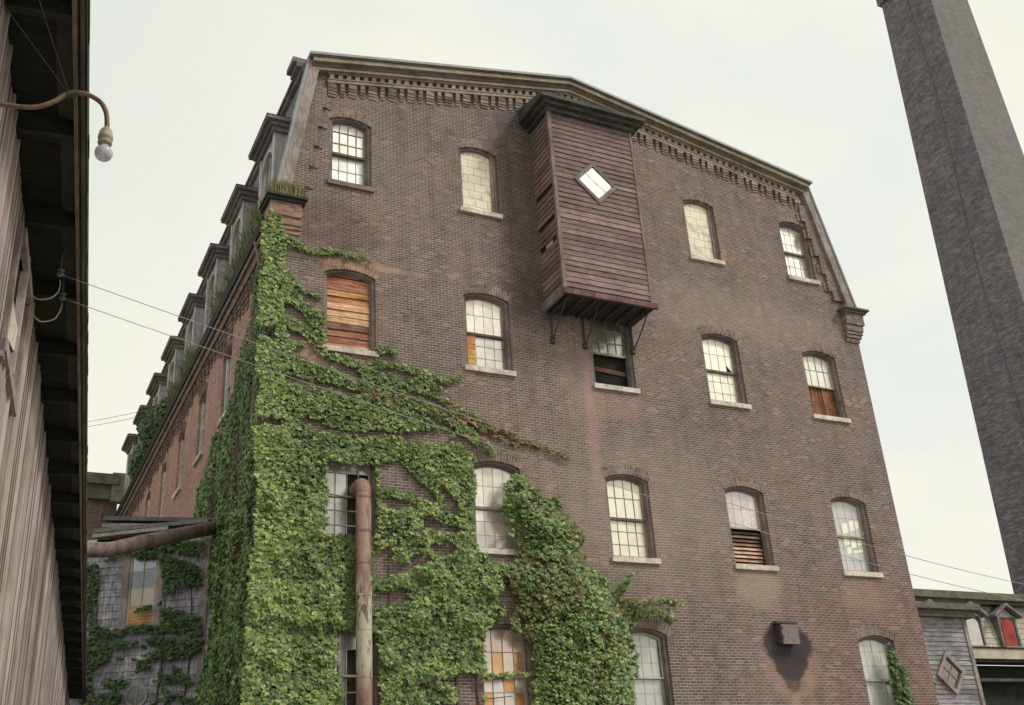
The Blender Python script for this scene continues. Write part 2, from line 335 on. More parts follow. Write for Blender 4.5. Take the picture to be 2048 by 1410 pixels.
def rust_mat(name, rust, paint, amt):
    m, nt, bs = newmat(name); P = pos(nt)
    c = ramp(nt, noise(nt, scaled(nt, P, (3, 3, .8)), 2.2, 7, .7), [(.30, tuple(x*.35 for x in rust)), (.45, rust), (.6, tuple(min(1, x*1.6) for x in rust)), (.72, (.13, .11, .115))])
    s = N(nt, 'ShaderNodeSeparateXYZ'); nt.links.new(P, s.inputs[0])
    band = ramp(nt, math_(nt, 'DIVIDE', math_(nt, 'ADD', s.outputs[2], 2), 10), [(.48, 0.0), (.54, 1.0), (.68, 1.0), (.705, 0.0)])
    pm = math_(nt, 'MULTIPLY', band, ramp(nt, noise(nt, scaled(nt, P, (4, 4, 1), (5, 2, 0)), 1.6, 6, .7), [(.47, 0.), (.50, 1.)]))
    c = mix(nt, math_(nt, 'MULTIPLY', pm, amt), c, paint)
    nt.links.new(c, bs.inputs['Base Color']); bs.inputs['Roughness'].default_value = .65; bs.inputs['Metallic'].default_value = .15
    bump(nt, bs, noise(nt, P, 25, 4), .004, .5)
    return m
M_rust = rust_mat('rusted_sheet', (.20, .125, .105), (.46, .44, .35), 1.0)
M_duct = rust_mat('duct_rust', (.18, .13, .12), (.2, .2, .2), 0.0)
def leaf_mat(name):
    m, nt, bs = newmat(name)
    a = N(nt, 'ShaderNodeAttribute'); a.attribute_name = 'tint'
    nt.links.new(a.outputs['Color'], bs.inputs['Base Color']); bs.inputs['Roughness'].default_value = .5; bs.inputs['Specular IOR Level'].default_value = .35
    tr = N(nt, 'ShaderNodeBsdfTranslucent'); nt.links.new(a.outputs['Color'], tr.inputs[0])
    mxs = N(nt, 'ShaderNodeMixShader'); mxs.inputs[0].default_value = .22
    nt.links.new(bs.outputs[0], mxs.inputs[1]); nt.links.new(tr.outputs[0], mxs.inputs[2]); nt.links.new(mxs.outputs[0], nt.nodes['Material Output'].inputs[0])
    return m
M_leaf = leaf_mat('ivy_leaf')
M_stem = plain('ivy_stem', (.14, .09, .06), .8, .3)

# ================================================================== ground
gb = MB(); gb.face([(-400, -400, -1.6), (400, -400, -1.6), (400, 400, -1.6), (-400, 400, -1.6)])
M_ground = plain('yard_gravel', (.30, .28, .24), .95, .35, sc_=2, bmp=.02)
tag(gb.build('ground', M_ground, None, fix=False), 'worn gravel yard between the brick buildings', 'ground', kind='structure')

# ================================================================== THE MILL
HW = 8.4; ZG = -1.6; D = 26.0
mill = empty('brick_mill', (0, 0, ZG), 'tall brown brick mill with gambrel gable end, arched windows and a wooden hoist bay', 'building')
def in_poly(x, y, poly):
    c = False; j = len(poly)-1
    for i in range(len(poly)):
        xi, yi = poly[i]; xj, yj = poly[j]
        if (yi > y) != (yj > y) and x < (xj-xi)*(y-yi)/(yj-yi)+xi: c = not c
        j = i
    return c
def opening(uc, hw, z0, zs, rise=.13, n=10):
    """outline counter-clockwise: sill left, sill right, up, arch back to left"""
    pts = [(uc-hw, z0), (uc+hw, z0)]
    r = (hw*hw+rise*rise)/(2*rise); zc = zs+rise-r; a0 = math.asin(hw/r)
    for i in range(n+1):
        a = a0-2*a0*i/n; pts.append((uc+r*math.sin(a), zc+r*math.cos(a)))
    return pts
def wall_with_holes(mb, outer, holes, T, reveal=.28):
    vs = list(outer); ed = [(i, (i+1) % len(outer)) for i in range(len(outer))]
    for h in holes:
        b = len(vs); vs += h; ed += [(b+i, b+(i+1) % len(h)) for i in range(len(h))]
    ov, oe, of, *_ = delaunay_2d_cdt([Vector(v) for v in vs], ed, [], 0, 1e-5)
    ov = [tuple(v) for v in ov]
    for f in of:
        cx = sum(ov[i][0] for i in f)/3; cz = sum(ov[i][1] for i in f)/3
        if in_poly(cx, cz, outer) and not any(in_poly(cx, cz, h) for h in holes): mb.face([T(ov[i][0], 0, ov[i][1]) for i in f])
    for h in holes:
        for i in range(len(h)):
            a, b = h[i], h[(i+1) % len(h)]
            mb.face([T(a[0], 0, a[1]), T(b[0], 0, b[1]), T(b[0], reveal, b[1]), T(a[0], reveal, a[1])])
TF = lambda u, d, v: (u, d, v)                 # front wall, facing -y
XS = -8.38
TS = lambda u, d, v: (XS+d, u, v)              # left side wall, facing -x
rowz = {1: (2.12, 4.10), 2: (5.68, 7.65), 3: (9.89, 11.84), 4: (14.14, 16.02)}
colx = {'A': -6.70, 'B': -3.36, 'C': .02, 'D': 3.41, 'E': 6.77}
wins = []
for r_ in (1, 2, 3, 4):
    for c_ in 'ABCDE':
        if (r_, c_) in ((4, 'C'), (1, 'D')): continue
        wins.append((c_, r_, colx[c_], (.515 if r_ == 4 else .59), *rowz[r_]))
# gable outline
KL, KR, RG = (-7.71, 17.59), (7.47, 17.57), (-.55, 19.02)
brickpoly = [(-HW, ZG), (HW, ZG), (HW, 13.2), (8.33, 13.45), (7.50, 17.45), (-.5, 18.93), (-7.74, 17.45), (-8.33, 13.45), (-HW, 13.2)]
fwall = MB(); wall_with_holes(fwall, brickpoly, [opening(x, hw, z0, zs) for _, _, x, hw, z0, zs in wins], TF)
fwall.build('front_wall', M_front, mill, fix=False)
sidewins = [(y, .5, 9.9, 11.72) for y in (1.66, 4.62, 7.66, 10.7, 13.74, 16.8, 19.8, 22.8)]
low = [(y, .5, 5.68, 7.6) for y in (10.7, 13.74, 16.8, 19.8, 22.8)]
swall = MB(); wall_with_holes(swall, [(0.002, ZG), (D, ZG), (D, 13.2), (0.002, 13.2)], [opening(y, hw, z0, zs, .16) for y, hw, z0, zs in sidewins+low], TS)
swall.build('side_wall', M_side, mill, fix=False)
bw = MB(); bw.face([(HW, 0, ZG), (HW, D, ZG), (HW, D, 13.2), (HW, 0, 13.2)]); bw.face([(HW, D, ZG), (XS, D, ZG), (XS, D, 13.2), (-7.6, D, 17.4), (-.5, D, 18.9), (7.5, D, 17.4), (HW, D, 13.2)])
bw.build('rear_wall', M_side, mill, fix=False)

def add_win(tag_, T, uc, hw, z0, zs, rise, style, parent, arch_mat, arch_tint=None, simple=False):
    """frame object of the window with sill, arch, sash, panes as its children"""
    fr = MB(); dep = .07
    o = opening(uc, hw+.004, z0+.10, zs, rise); i_ = opening(uc, hw-.065, z0+.15, zs-.03, rise*.92); i2 = opening(uc, hw-.10, z0+.16, zs-.06, rise*.9)
    def ring(mb, a, b, d0, d1, t):
        n = len(a)
        for k in range(n):
            j = (k+1) % n
            mb.face([T(a[k][0], d0, a[k][1]), T(a[j][0], d0, a[j][1]), T(b[j][0], d0, b[j][1]), T(b[k][0], d0, b[k][1])], t)
            mb.face([T(b[k][0], d0, b[k][1]), T(b[j][0], d0, b[j][1]), T(b[j][0], d1, b[j][1]), T(b[k][0], d1, b[k][1])], t)
    ring(fr, o, i_, dep, .12, (1, 1, 1)); ring(fr, i_, i2, .121, .22, (.8, .8, .82))
    f = fr.build('window', M_frame, parent, fix=False)
    ext = .05
    sl = MB(); sl.box(uc-hw-ext, uc+hw+ext, -.07, -.001, z0-.005, z0+.115, T=T); sl.box(uc-hw+.002, uc+hw-.002, 0, .17, z0-.002, z0+.118, T=T)
    sl.build('sill', M_silld if style in ('A4', 'A2', 'A1') else M_sill, f)
    # rowlock arch, bricks on end in two rings
    if not simple:
        ar = MB(); r = (hw*hw+rise*rise)/(2*rise); zc = zs+rise-r; a0 = math.asin(hw/r)*1.04
        nb = 19
        def P_(a, rr, d): return T(uc+rr*math.sin(a), d, zc+rr*math.cos(a))
        for k in range(nb):
            a1 = -a0+2*a0*k/nb; a2 = -a0+2*a0*(k+1)/nb; g = (a2-a1)*.10
            for (r1, r2) in ((r+.001, r+.112), (r+.122, r+.235)):
                t = jit(.22, .72); t = tuple(q*w_ for q, w_ in zip(t, arch_tint or (1, 1, 1)))
                p = [P_(a1+g, r1, -.005), P_(a2-g, r1, -.005), P_(a2-g, r1, .02), P_(a1+g, r1, .02), P_(a1+g, r2, -.005), P_(a2-g, r2, -.005), P_(a2-g, r2, .02), P_(a1+g, r2, .02)]
                ar.hexa(p, t)
        for k in range(12):
            a1 = -a0+2*a0*k/12; a2 = -a0+2*a0*(k+1)/12
            ar.face([P_(a1, r, -.003), P_(a2, r, -.003), P_(a2, r+.24, -.003), P_(a1, r+.24, -.003)], (1.35, 1.32, 1.3))
        ar.build('arch', arch_mat, f, fix=False)
    L_, R_, B_, Tp = uc-hw+.10, uc+hw-.10, z0+.16, zs+rise-.05
    mid = B_+(Tp-B_)*.47
    def panes(mb, a, b, c, d_, nx, ny, dep, cols, skip=()):
        for i in range(nx):
            for j in range(ny):
                if (i, j) in skip: continue
                u0 = a+(b-a)*i/nx; u1 = a+(b-a)*(i+1)/nx; v0 = c+(d_-c)*j/ny; v1 = c+(d_-c)*(j+1)/ny
                t = cols(i, j); k = [(R()-.5)*.008 for _ in range(4)]
                mb.face([T(u0, dep+k[0], v0), T(u1, dep+k[1], v0), T(u1, dep+k[2], v1), T(u0, dep+k[3], v1)], t)
    def munt(mb, a, b, c, d_, nx, ny, dep, w_=.011, st=.035):
        for i in range(1, nx): u = a+(b-a)*i/nx; mb.box(u-w_*.8, u+w_*.8, dep-.005-min(.014, w_*1.6), dep-.0045, c, d_, T=T)
        for j in range(1, ny): v = c+(d_-c)*j/ny; mb.box(a, b, dep-.0055-min(.012, w_*1.4), dep-.0045, v-w_*.8, v+w_*.8, T=T)
        mb.box(a, a+st, dep-.036, dep-.005, c, d_, T=T); mb.box(b-st, b, dep-.036, dep-.005, c, d_, T=T)
        mb.box(a+st, b-st, dep-.035, dep-.005, c, c+st*1.2, T=T)
    def sash(name, a, b, c, d_, nx, ny, dep, gm, cols, sm=None, skip=(), w_=.011):
        s_ = MB(); munt(s_, a, b, c, d_, nx, ny, dep, w_); so_ = s_.build(name, sm or M_sash, f)
        p_ = MB(); panes(p_, a+.01, b-.01, c+.01, d_, nx, ny, dep, cols, skip); p_.build('pane', gm, f, fix=False)
    v_ = lambda a=.1, c=(1, 1, 1): (lambda i, j: tuple(q*x for q, x in zip(c, jit(a))))
    def planks_h(zb, zt, n, mat=M_planks, dep=.15, cols=None, nm='plank_boarding'):
        p_ = MB()
        for k in range(n):
            a = zb+(zt-zb)*k/n; b = zb+(zt-zb)*(k+1)/n
            t = cols[k % len(cols)] if cols else jit(.4)
            e = (R()-.5)*.03; dd = dep+(R())*.02
            p_.hexa([T(L_-.03, dd-.02, a+.006), T(R_+.03, dd-.02, a+.006+e), T(R_+.03, dd+.01, a+.006+e), T(L_-.03, dd+.01, a+.006), T(L_-.03, dd, b), T(R_+.03, dd, b+e), T(R_+.03, dd+.02, b+e), T(L_-.03, dd+.02, b)], t)
        return p_.build(nm, mat, f)
    if style == 'A4':
        sash('upper_sash', L_, R_, mid, Tp+.03, 4, 3, .20, G_cream, v_(.06), w_=.011)
        sash('lower_sash', L_, R_, B_, mid+.03, 4, 2, .24, G_white, v_(.08), M_sashw, w_=.005)
        m_ = MB(); m_.box(L_, R_, .15, .20, mid-.02, mid+.04, T=T); m_.build('meeting_rail', M_dkmould, f)
    elif style in ('B4', 'D4'):
        b_ = MB(); b_.face([T(L_-.06, .14, B_-.05), T(R_+.06-.09, .14, B_-.05), T(R_+.06-.09, .14, Tp+.1), T(L_-.06, .14, Tp+.1)]); b_.build('block_infill', M_block, f, fix=False)
        b_ = MB(); b_.box(R_-.03, R_+.03, .09, .145, B_-.05, zs+.02, T=T); b_.build('inner_post', M_frame, f)
    elif style in ('E4',):
        sash('upper_sash', L_, R_, mid, Tp+.03, 4, 3, .20, G_white, v_(.07, (1.05, 1.05, 1.02)), M_sash, w_=.003)
        sash('lower_sash', L_, R_, B_, mid+.03, 4, 2, .22, G_white, v_(.07, (1.05, 1.05, 1.02)), M_sashw, w_=.004)
        m_ = MB(); m_.box(L_, R_, .15, .20, mid-.02, mid+.04, T=T); m_.build('meeting_rail', M_dkmould, f)
    elif style == 'A3':
        planks_h(B_-.03, Tp+.06, 12, cols=[(1.3, 1.0, .9), (.62, .45, .4), (.8, .6, .5), (.45, .4, .4), (1.35, 1.2, .9), (1.4, 1.35, 1.0), (1.5, 1.3, 1.05), (.9, .6, .4), (1.2, .9, .5), (.7, .5, .45), (1.0, .6, .45), (.55, .45, .42)])
    elif style == 'B3':
        sash('upper_sash', L_, R_, mid, Tp+.03, 4, 2, .20, G_mauve, v_(.16, (1.25, 1.25, 1.2)), M_sash, w_=.003)
        sash('lower_sash', L_, R_, B_, mid+.03, 4, 3, .22, G_grey, v_(.12, (1.25, 1.22, 1.2)), M_sash, w_=.0035, skip=[(0, 0), (0, 1), (0, 2)])
        p_ = MB(); p_.box(L_, L_+(R_-L_)*.26, .19, .21, B_, B_+.5, (1.6, 1.5, .7), T=T); p_.box(L_, L_+(R_-L_)*.25, .188, .21, B_+.505, mid-.02, (1.5, .95, .6), T=T); p_.build('stained_board', M_planks, f)
        m_ = MB(); m_.box(L_, R_, .15, .20, mid-.02, mid+.035, T=T); m_.build('meeting_rail', M_dkmould, f)
    elif style == 'C3':
        sash('upper_sash', L_, R_, mid, Tp+.03, 4, 3, .20, G_grey, v_(.25, (.8, .8, .78)), M_sash)
        b_ = MB(); b_.face([T(L_-.02, .27, B_-.02), T(R_+.02, .27, B_-.02), T(R_+.02, .27, mid), T(L_-.02, .27, mid)]); b_.build('dark_interior', M_void, f, fix=False)
        p_ = MB(); p_.hexa([T(L_, .235, B_+.44), T(R_, .235, B_+.38), T(R_, .26, B_+.38), T(L_, .26, B_+.44), T(L_, .235, B_+.55), T(R_, .235, B_+.50), T(R_, .26, B_+.50), T(L_, .26, B_+.55)], (.4, .35, .35)); p_.build('loose_board', M_planks, f)
        m_ = MB(); m_.box(L_, R_, .15, .20, mid-.025, mid+.03, T=T); m_.build('meeting_rail', M_sashw, f)
    elif style == 'D3':
        sash('upper_sash', L_, R_, mid, Tp+.03, 4, 2, .20, G_cream, v_(.05, (1.1, 1.1, 1.05)), M_sash, w_=.003)
        sash('lower_sash', L_, R_, B_, mid+.03, 4, 3, .22, G_cream, v_(.07, (1.1, 1.1, 1.05)), M_sash, w_=.003)
        m_ = MB(); m_.box(L_, R_, .15, .20, mid-.02, mid+.035, T=T); m_.build('meeting_rail', M_dkmould, f)
        u = R_-.25; bk = MB(); bk.face([T(u, .19, mid+.04), T(u+.18, .19, mid+.04), T(u, .19, mid+.24)]); bk.build('broken_corner', M_void, f, fix=False)
    elif style == 'E3':
        sash('upper_sash', L_, R_, mid, Tp+.03, 4, 2, .20, G_white, v_(.07, (1.03, 1.05, 1.0)), M_sashw, w_=.006)
        p_ = MB(); n = 7
        for k in range(n):
            a = L_+(R_-L_)*k/n; b = L_+(R_-L_)*(k+1)/n; p_.box(a, b-.006, .22+R()*.02, .26, B_-.02, mid+.01, jit(.5), T=T)
        p_.build('plank_boarding', M_vplank, f)
    elif style == 'D2':
        sash('upper_sash', L_, R_, mid, Tp+.03, 4, 2, .20, G_mauve, v_(.12, (1.1, 1.05, 1.12)), M_sashw, w_=.0015)
        p_ = MB(); n = 9
        for k in range(n):
            a = B_+(mid-B_)*k/n; b = B_+(mid-B_)*(k+1)/n; kk = (1.3 if k < 5 else .45)
            p_.hexa([T(L_, .24, a), T(R_, .24, a), T(R_, .26, a), T(L_, .26, a), T(L_, .29, b-.02), T(R_, .29, b-.02), T(R_, .31, b-.02), T(L_, .31, b-.02)], jit(.2, kk))
        p_.build('louvre_boards', M_planks, f)
    elif style == 'E2':
        sash('upper_sash', L_, R_, mid, Tp+.03, 4, 2, .20, G_plain, v_(.04, (1.0, 1.0, 1.02)), M_sashw, w_=.0018)
        sash('lower_sash', L_, R_, B_, mid+.03, 4, 3, .22, G_plain, v_(.04, (1.0, 1.0, 1.02)), M_sashw, w_=.0018)
        m_ = MB(); m_.box(L_, R_, .15, .20, mid-.015, mid+.025, T=T); m_.build('meeting_rail', M_sash, f)
        # sky reflection painted as pale patches over the panes
        k = MB()
        for (a, b, c, d_) in ((.30, .52, .52, .66), (.56, .74, .56, .70), (.30, .50, .36, .49), (.54, .72, .33, .52), (.76, .92, .37, .56), (.78, .90, .60, .70), (.34, .52, .24, .33), (.56, .90, .26, .30)):
            u0 = L_+(R_-L_)*a; u1 = L_+(R_-L_)*b; v0 = B_+(Tp-B_)*c; v1 = B_+(Tp-B_)*d_; q = .05
            dd = .194 if v0 > mid else .214
            k.face([T(u0, dd, v0), T(u1, dd, v0+q), T(u1, dd, v1+q), T(u0, dd, v1)], (1.3, 1.3, 1.2))
        k.build('painted_reflection', G_white, f, fix=False)
    elif style == 'C2':
        sash('upper_sash', L_, R_, mid, Tp+.03, 4, 2, .20, G_cream, v_(.05, (1.1, 1.09, 1.03)), M_sash, w_=.006)
        sash('lower_sash', L_, R_, B_, mid+.03, 4, 3, .22, G_cream, v_(.08, (1.08, 1.07, 1.0)), M_sash, w_=.006)
        m_ = MB(); m_.box(L_, R_, .15, .20, mid-.02, mid+.035, T=T); m_.build('meeting_rail', M_dkmould, f)
    elif style == 'B2':
        sash('upper_sash', L_, R_, mid, Tp+.03, 4, 2, .20, G_mauve, v_(.14, (1.3, 1.3, 1.25)), M_sashw, w_=.003)
        sash('lower_sash', L_, R_, B_, mid+.03, 4, 3, .22, G_mauve, v_(.2, (1.35, 1.3, 1.25)), M_sashw, w_=.003)
        m_ = MB(); m_.box(L_, R_, .15, .20, mid-.02, mid+.025, T=T); m_.build('meeting_rail', M_sash, f)
    elif style in ('A2', 'A1'):
        sash('upper_sash', L_, R_, mid, Tp+.03, 4, 2, .20, G_grey, v_(.12, (1.0, 1.0, 1.03)), M_sashw, skip=[(2, 0), (3, 0)])
        sash('lower_sash', L_, R_, B_, mid+.03, 4, 3, .22, G_grey, v_(.12, (.95, .95, 1.0)), M_sashw, skip=[(2, 0), (2, 1), (2, 2), (3, 1), (3, 2)])
        b_ = MB(); b_.face([T(L_-.02, .275, B_-.02), T(R_+.02, .275, B_-.02), T(R_+.02, .275, Tp), T(L_-.02, .275, Tp)], (2, 2, 2.2)); b_.build('dark_interior', M_void, f, fix=False)
    elif style == 'B1':
        cc = lambda i, j: (1.25, .75, .35) if (i, j) in ((1, 0), (3, 0)) else tuple(q*x for q, x in zip((1.35, 1.15, 1.1), jit(.1)))
        sash('upper_sash', L_, R_, mid, Tp+.03, 4, 2, .20, G_mauve, cc, M_sashw, w_=.007)
        sash('lower_sash', L_, R_, B_, mid+.03, 4, 3, .22, G_mauve, lambda i, j: (1.3, .7, .3) if (i+j) % 3 == 1 else (1.3, 1.25, 1.25), M_sashw, w_=.007)
    elif style == 'C1':
        sash('upper_sash', L_, R_, mid, Tp+.03, 4, 3, .20, G_plain, v_(.04, (.95, .98, 1.0)), M_sashw, w_=.002)
        sash('lower_sash', L_, R_, B_, mid, 4, 3, .22, G_plain, v_(.04, (.95, .98, 1.0)), M_sashw, w_=.002)
        w2 = MB(); oo = opening(uc, hw-.10, mid, zs-.05, rise*.9); ii = opening(uc, hw-.135, mid+.04, zs-.09, rise*.88); ring(w2, oo, ii, .15, .19, (1.3, 1.3, 1.3)); w2.build('white_bead', M_sashw, f, fix=False)
    elif style == 'E1':
        sash('upper_sash', L_, R_, mid, Tp+.03, 4, 3, .20, G_plain, v_(.05, (1.12, 1.15, 1.12)), M_sashw, w_=.002)
        sash('lower_sash', L_, R_, B_, mid, 4, 3, .22, G_plain, v_(.05, (1.12, 1.15, 1.12)), M_sashw, w_=.002)
        m_ = MB(); m_.box(L_, R_, .15, .20, mid-.015, mid+.025, T=T); m_.build('meeting_rail', M_sashw, f)
    elif style == 'S':
        sash('upper_sash', L_, R_, mid, Tp+.03, 2, 2, .14, G_white, v_(.1, (.8, .8, .82)), M_dormw)
        sash('lower_sash', L_, R_, B_, mid+.03, 2, 2, .17, G_grey, v_(.1), M_dormw)
        m_ = MB(); m_.box(L_, L_+.05, .06, .13, B_, zs, T=T); m_.box(R_-.05, R_, .06, .13, B_, zs, T=T); m_.build('sash_post', M_dormw, f)
    return f
WL = {'A4': 'window with small cream panes in dark muntins', 'B4': 'window filled in with cream blocks', 'D4': 'window filled in with cream blocks', 'A3': 'window closed with weathered orange planks',
      'C3': 'half open window with a dark lower half under the hoist bay', 'E3': 'window with rusty boards in its lower half', 'D2': 'window with orange louvre boards in its lower half', 'D3': 'window with bright cream panes and one broken corner'}
for c_, r_, x, hw, z0, zs in wins:
    s = c_+str(r_); f = add_win(s, TF, x, hw, z0, zs, .13, s, mill, M_bands, (1.35, .95, .8) if s == 'A3' else (.95, .88, .86))
    if s in WL: f['label'] = WL[s]
for y, hw, z0, zs in sidewins+low:
    add_win('side', TS, y, hw, z0, zs, .16, 'S', mill, M_bands, (1.0, .6, .5), simple=(y > 12))

# ---- gable cornice (sloping bands), dentils and corbels
def slope_z(x):
    return KL[1]+(RG[1]-KL[1])*(x-KL[0])/(RG[0]-KL[0]) if x < RG[0] else RG[1]+(KR[1]-RG[1])*(x-RG[0])/(KR[0]-RG[0])
def band(mb, z1, z0, y0, y1=.05, xl=KL[0], xr=KR[0], n=1, t=(1, 1, 1)):
    for a, b in ((xl, RG[0]), (RG[0], xr)):
        mb.hexa([(a, y0, slope_z(a)-z0), (b, y0, slope_z(b)-z0), (b, y1, slope_z(b)-z0), (a, y1, slope_z(a)-z0), (a, y0, slope_z(a)-z1), (b, y0, slope_z(b)-z1), (b, y1, slope_z(b)-z1), (a, y1, slope_z(a)-z1)], t)
m_ = MB(); band(m_, 0, .07, -.36, .3, KL[0]-.1, KR[0]+.1); m_.build('roof_edge', M_metal, mill)
m_ = MB(); band(m_, .071, .10, -.33, .3); m_.build('drip_board', M_dkmould, mill)
m_ = MB(); band(m_, .101, .215, -.29); band(m_, .301, .385, -.17); m_.build('cornice_moulding', M_ochre, mill)
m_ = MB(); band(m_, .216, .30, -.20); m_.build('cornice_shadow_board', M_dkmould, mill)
m_ = MB(); x = -7.25
while x < 7.1:
    z = slope_z(x); m_.box(x, x+.105, -.09, .0, z-.55, z-.386, jit(.25)); x += .215
band(m_, .386, .43, -.105, -.0, -7.3, 7.15); band(m_, .56, .60, -.10, 0, -7.3, 7.15, t=(.8, .8, .8)); band(m_, .601, .68, -.085, 0, -7.3, 7.15, t=(1.1, 1.05, 1))
m_.build('dentil_course', M_bands, mill)
m_ = MB(); x = -7.28; k = 0
while x < 7.0:
    wd = .205 if k % 2 == 0 else .105; z = slope_z(x)-.68
    for q, (a, b, yy) in enumerate(((0, .12, -.075), (.122, .20, -.06), (.202, .275, -.042), (.277, .35, -.022))):
        m_.box(x+(.0 if q < 3 else .01), x+wd, yy, 0, z-b, z-a, jit(.35, .8))
    m_.box(x+wd+.002, x+wd+.098, -.012, 0, z-.17, z-.0, (.38, .37, .38)); x += wd+.10; k += 1
m_.build('corbel_course', M_bands, mill)
# ---- rake boards down the steep slopes and the raised brick edge inside them
for sgn in (-1, 1):
    K = KL if sgn < 0 else KR
    top = (K[0], K[1]-.02); bot = (-8.42, 13.42) if sgn < 0 else (8.36, 13.50)
    dx, dz = bot[0]-top[0], bot[1]-top[1]
    m_ = MB(); wdt = .24
    m_.prism([(top[0]+sgn*.04, top[1]), (bot[0]+sgn*.04, bot[1]), (bot[0]-sgn*wdt, bot[1]), (top[0]-sgn*(wdt-.02), top[1]-.06)], -.16, .10, TF)
    m_.build('rake_board', M_rake, mill)
    m_ = MB(); m_.prism([(top[0]+sgn*.09, top[1]), (bot[0]+sgn*.09, bot[1]), (bot[0]+sgn*.041, bot[1]), (top[0]+sgn*.041, top[1])], -.19, .10, TF)
    m_.build('rake_flashing', M_metal, mill)
    m_ = MB(); nst = 11
    for k in range(nst):
        t0, t1 = k/nst, (k+1)/nst
        za = top[1]-.75+(dz+.95)*t0; zb = top[1]-.75+(dz+.95)*t1
        f_ = lambda z: top[0]+dx*(top[1]-z)/(-dz)
        xi = f_((za+zb)/2)-sgn*(.62 if k % 2 else .55)
        m_.prism([(f_(za)-sgn*.2, za), (xi, za), (xi, zb), (f_(zb)-sgn*.2, zb)], -.075, 0, TF)
    # shallower brick blocks beside every second step of the raised strip
    for k in range(nst):
        t0, t1 = k/nst, (k+1)/nst
        za = top[1]-.75+(dz+.95)*t0; zb = top[1]-.75+(dz+.95)*t1
        if k % 2: 
            xi = f_((za+zb)/2)-sgn*.621
            m_.prism([(xi, za), (xi-sgn*.11, za), (xi-sgn*.11, zb), (xi, zb)], -.03, 0, TF, jit(.3, .9))
    m_.build('raised_brick_edge', M_front, mill)
# ---- kneelers
for sgn, xo, xi in ((-1, -8.62, -7.88), (1, 8.62, 7.92)):
    m_ = MB(); a, b = min(xo, xi), max(xo, xi)
    for z0, z1, e, yy in ((12.45, 12.56, .0, -.05), (12.565, 12.66, .05, -.09), (12.665, 12.76, .09, -.12), (12.765, 12.95, .12, -.15), (12.955, 13.30, .17, -.19)):
        xa = (a+.2-e) if sgn < 0 else a-.0; xb = b if sgn < 0 else (b-.2+e)
        m_.box(xa, xb, yy, .0 if False else .05, z0, z1)
        m_.box(xa if sgn < 0 else HW-.02, XS+.02 if sgn < 0 else xb, .051, .5, z0, z1)
    kn = m_.build('kneeler', M_kneel if sgn < 0 else M_front, mill)
    m_ = MB(); m_.prism([(a-.08, 13.38), (b+.10, 13.38), (b+.10, 13.44), (a-.08, 13.44)] if sgn < 0 else [(a-.1, 13.38), (b+.13, 13.38), (b+.13, 13.44), (a-.1, 13.44)], -.32, .5, TF)
    m_.box(a-.04, b+.05, -.25, .5, 13.30, 13.379); m_.build('coping', M_black if sgn < 0 else M_dkmould, kn)
# ---- roofs
m_ = MB()
m_.face([(KL[0]-.1, -.3, KL[1]-.01), (RG[0], -.3, RG[1]-.01), (RG[0], D, RG[1]-.01), (KL[0]-.1, D, KL[1]-.01)]); m_.face([(RG[0], -.3, RG[1]-.01), (KR[0]+.1, -.3, KR[1]-.01), (KR[0]+.1, D, KR[1]-.01), (RG[0], D, RG[1]-.01)])
m_.build('roof', M_asph, mill, fix=False)
# mansard slopes in overlapping slate courses
for sgn in (-1, 1):
    m_ = MB(); K = KL if sgn < 0 else KR; x0 = -8.40 if sgn < 0 else 8.40; n = 20
    for k in range(n):
        z0 = 13.3+(K[1]-13.3)*k/n; z1 = 13.3+(K[1]-13.3)*(k+1)/n
        fx = lambda z: x0+(K[0]-x0)*((z-13.3)/(K[1]-13.3))
        yy = .03
        while yy < D:
            L = .9+R()*1.2; y2 = min(yy+L, D)
            m_.hexa([(fx(z0)+sgn*.03, yy, z0), (fx(z0)+sgn*.03, y2, z0), (fx(z0)-sgn*.03, y2, z0), (fx(z0)-sgn*.03, yy, z0), (fx(z1)+sgn*.005, yy, z1+.02), (fx(z1)+sgn*.005, y2, z1+.02), (fx(z1)-sgn*.05, y2, z1+.02), (fx(z1)-sgn*.05, yy, z1+.02)], jit(.2))
            yy = y2
    m_.build('mansard_slope', M_slate, mill)
    m_ = MB()  # knee cornice
    for (a, b, z0, z1) in ((.02, .20, .0, .08), (.02, .14, -.10, -.001)):
        xa, xb = K[0]+sgn*a, K[0]+sgn*b; m_.box(min(xa, xb), max(xa, xb), .701, D, K[1]+z0, K[1]+z1)
    for (a, b, z0, z1) in ((.02, .40, -.04, .10), (.02, .30, -.16, -.041), (.02, .18, -.28, -.161)):
        xa, xb = K[0]+sgn*a, K[0]+sgn*b; m_.box(min(xa, xb), max(xa, xb), .12, .7, K[1]+z0, K[1]+z1)
    m_.build('knee_cornice', M_hood, mill)
# ---- gutter and side corbel table
m_ = MB(); m_.prism([(-8.42, 12.96), (-8.60, 12.98), (-8.66, 13.12), (-8.62, 13.13), (-8.58, 13.04), (-8.42, 13.04)], .3, D, lambda u, d, v: (u, d, v)); m_.build('gutter', M_black, mill)
m_ = MB(); m_.box(-8.56, -8.382, .502, D, 12.80, 12.955); m_.box(-8.50, -8.382, .502, D, 12.55, 12.795)
y = .6; k = 0
while y < D-.3:
    h = .30+R()*.35; wd = .18+R()*.16
    for q in range(4): m_.box(-8.455+q*.018, -8.381, y+.03*q*R(), y+wd-.03*q*R(), 12.546-h*(q+1)/4, 12.546-h*q/4-.003)
    y += wd+.03+R()*.14
m_.build('side_corbel_table', M_corb, mill)
m_ = MB(); m_.tube([(-8.58, 1.15, 12.95), (-8.50, 1.15, 12.6), (-8.46, 1.15, 12.3), (-8.47, 1.15, 6), (-8.47, 1.15, 3), (-8.47, 1.15, ZG)], .05, 8); m_.build('downpipe', M_rust, mill, True)
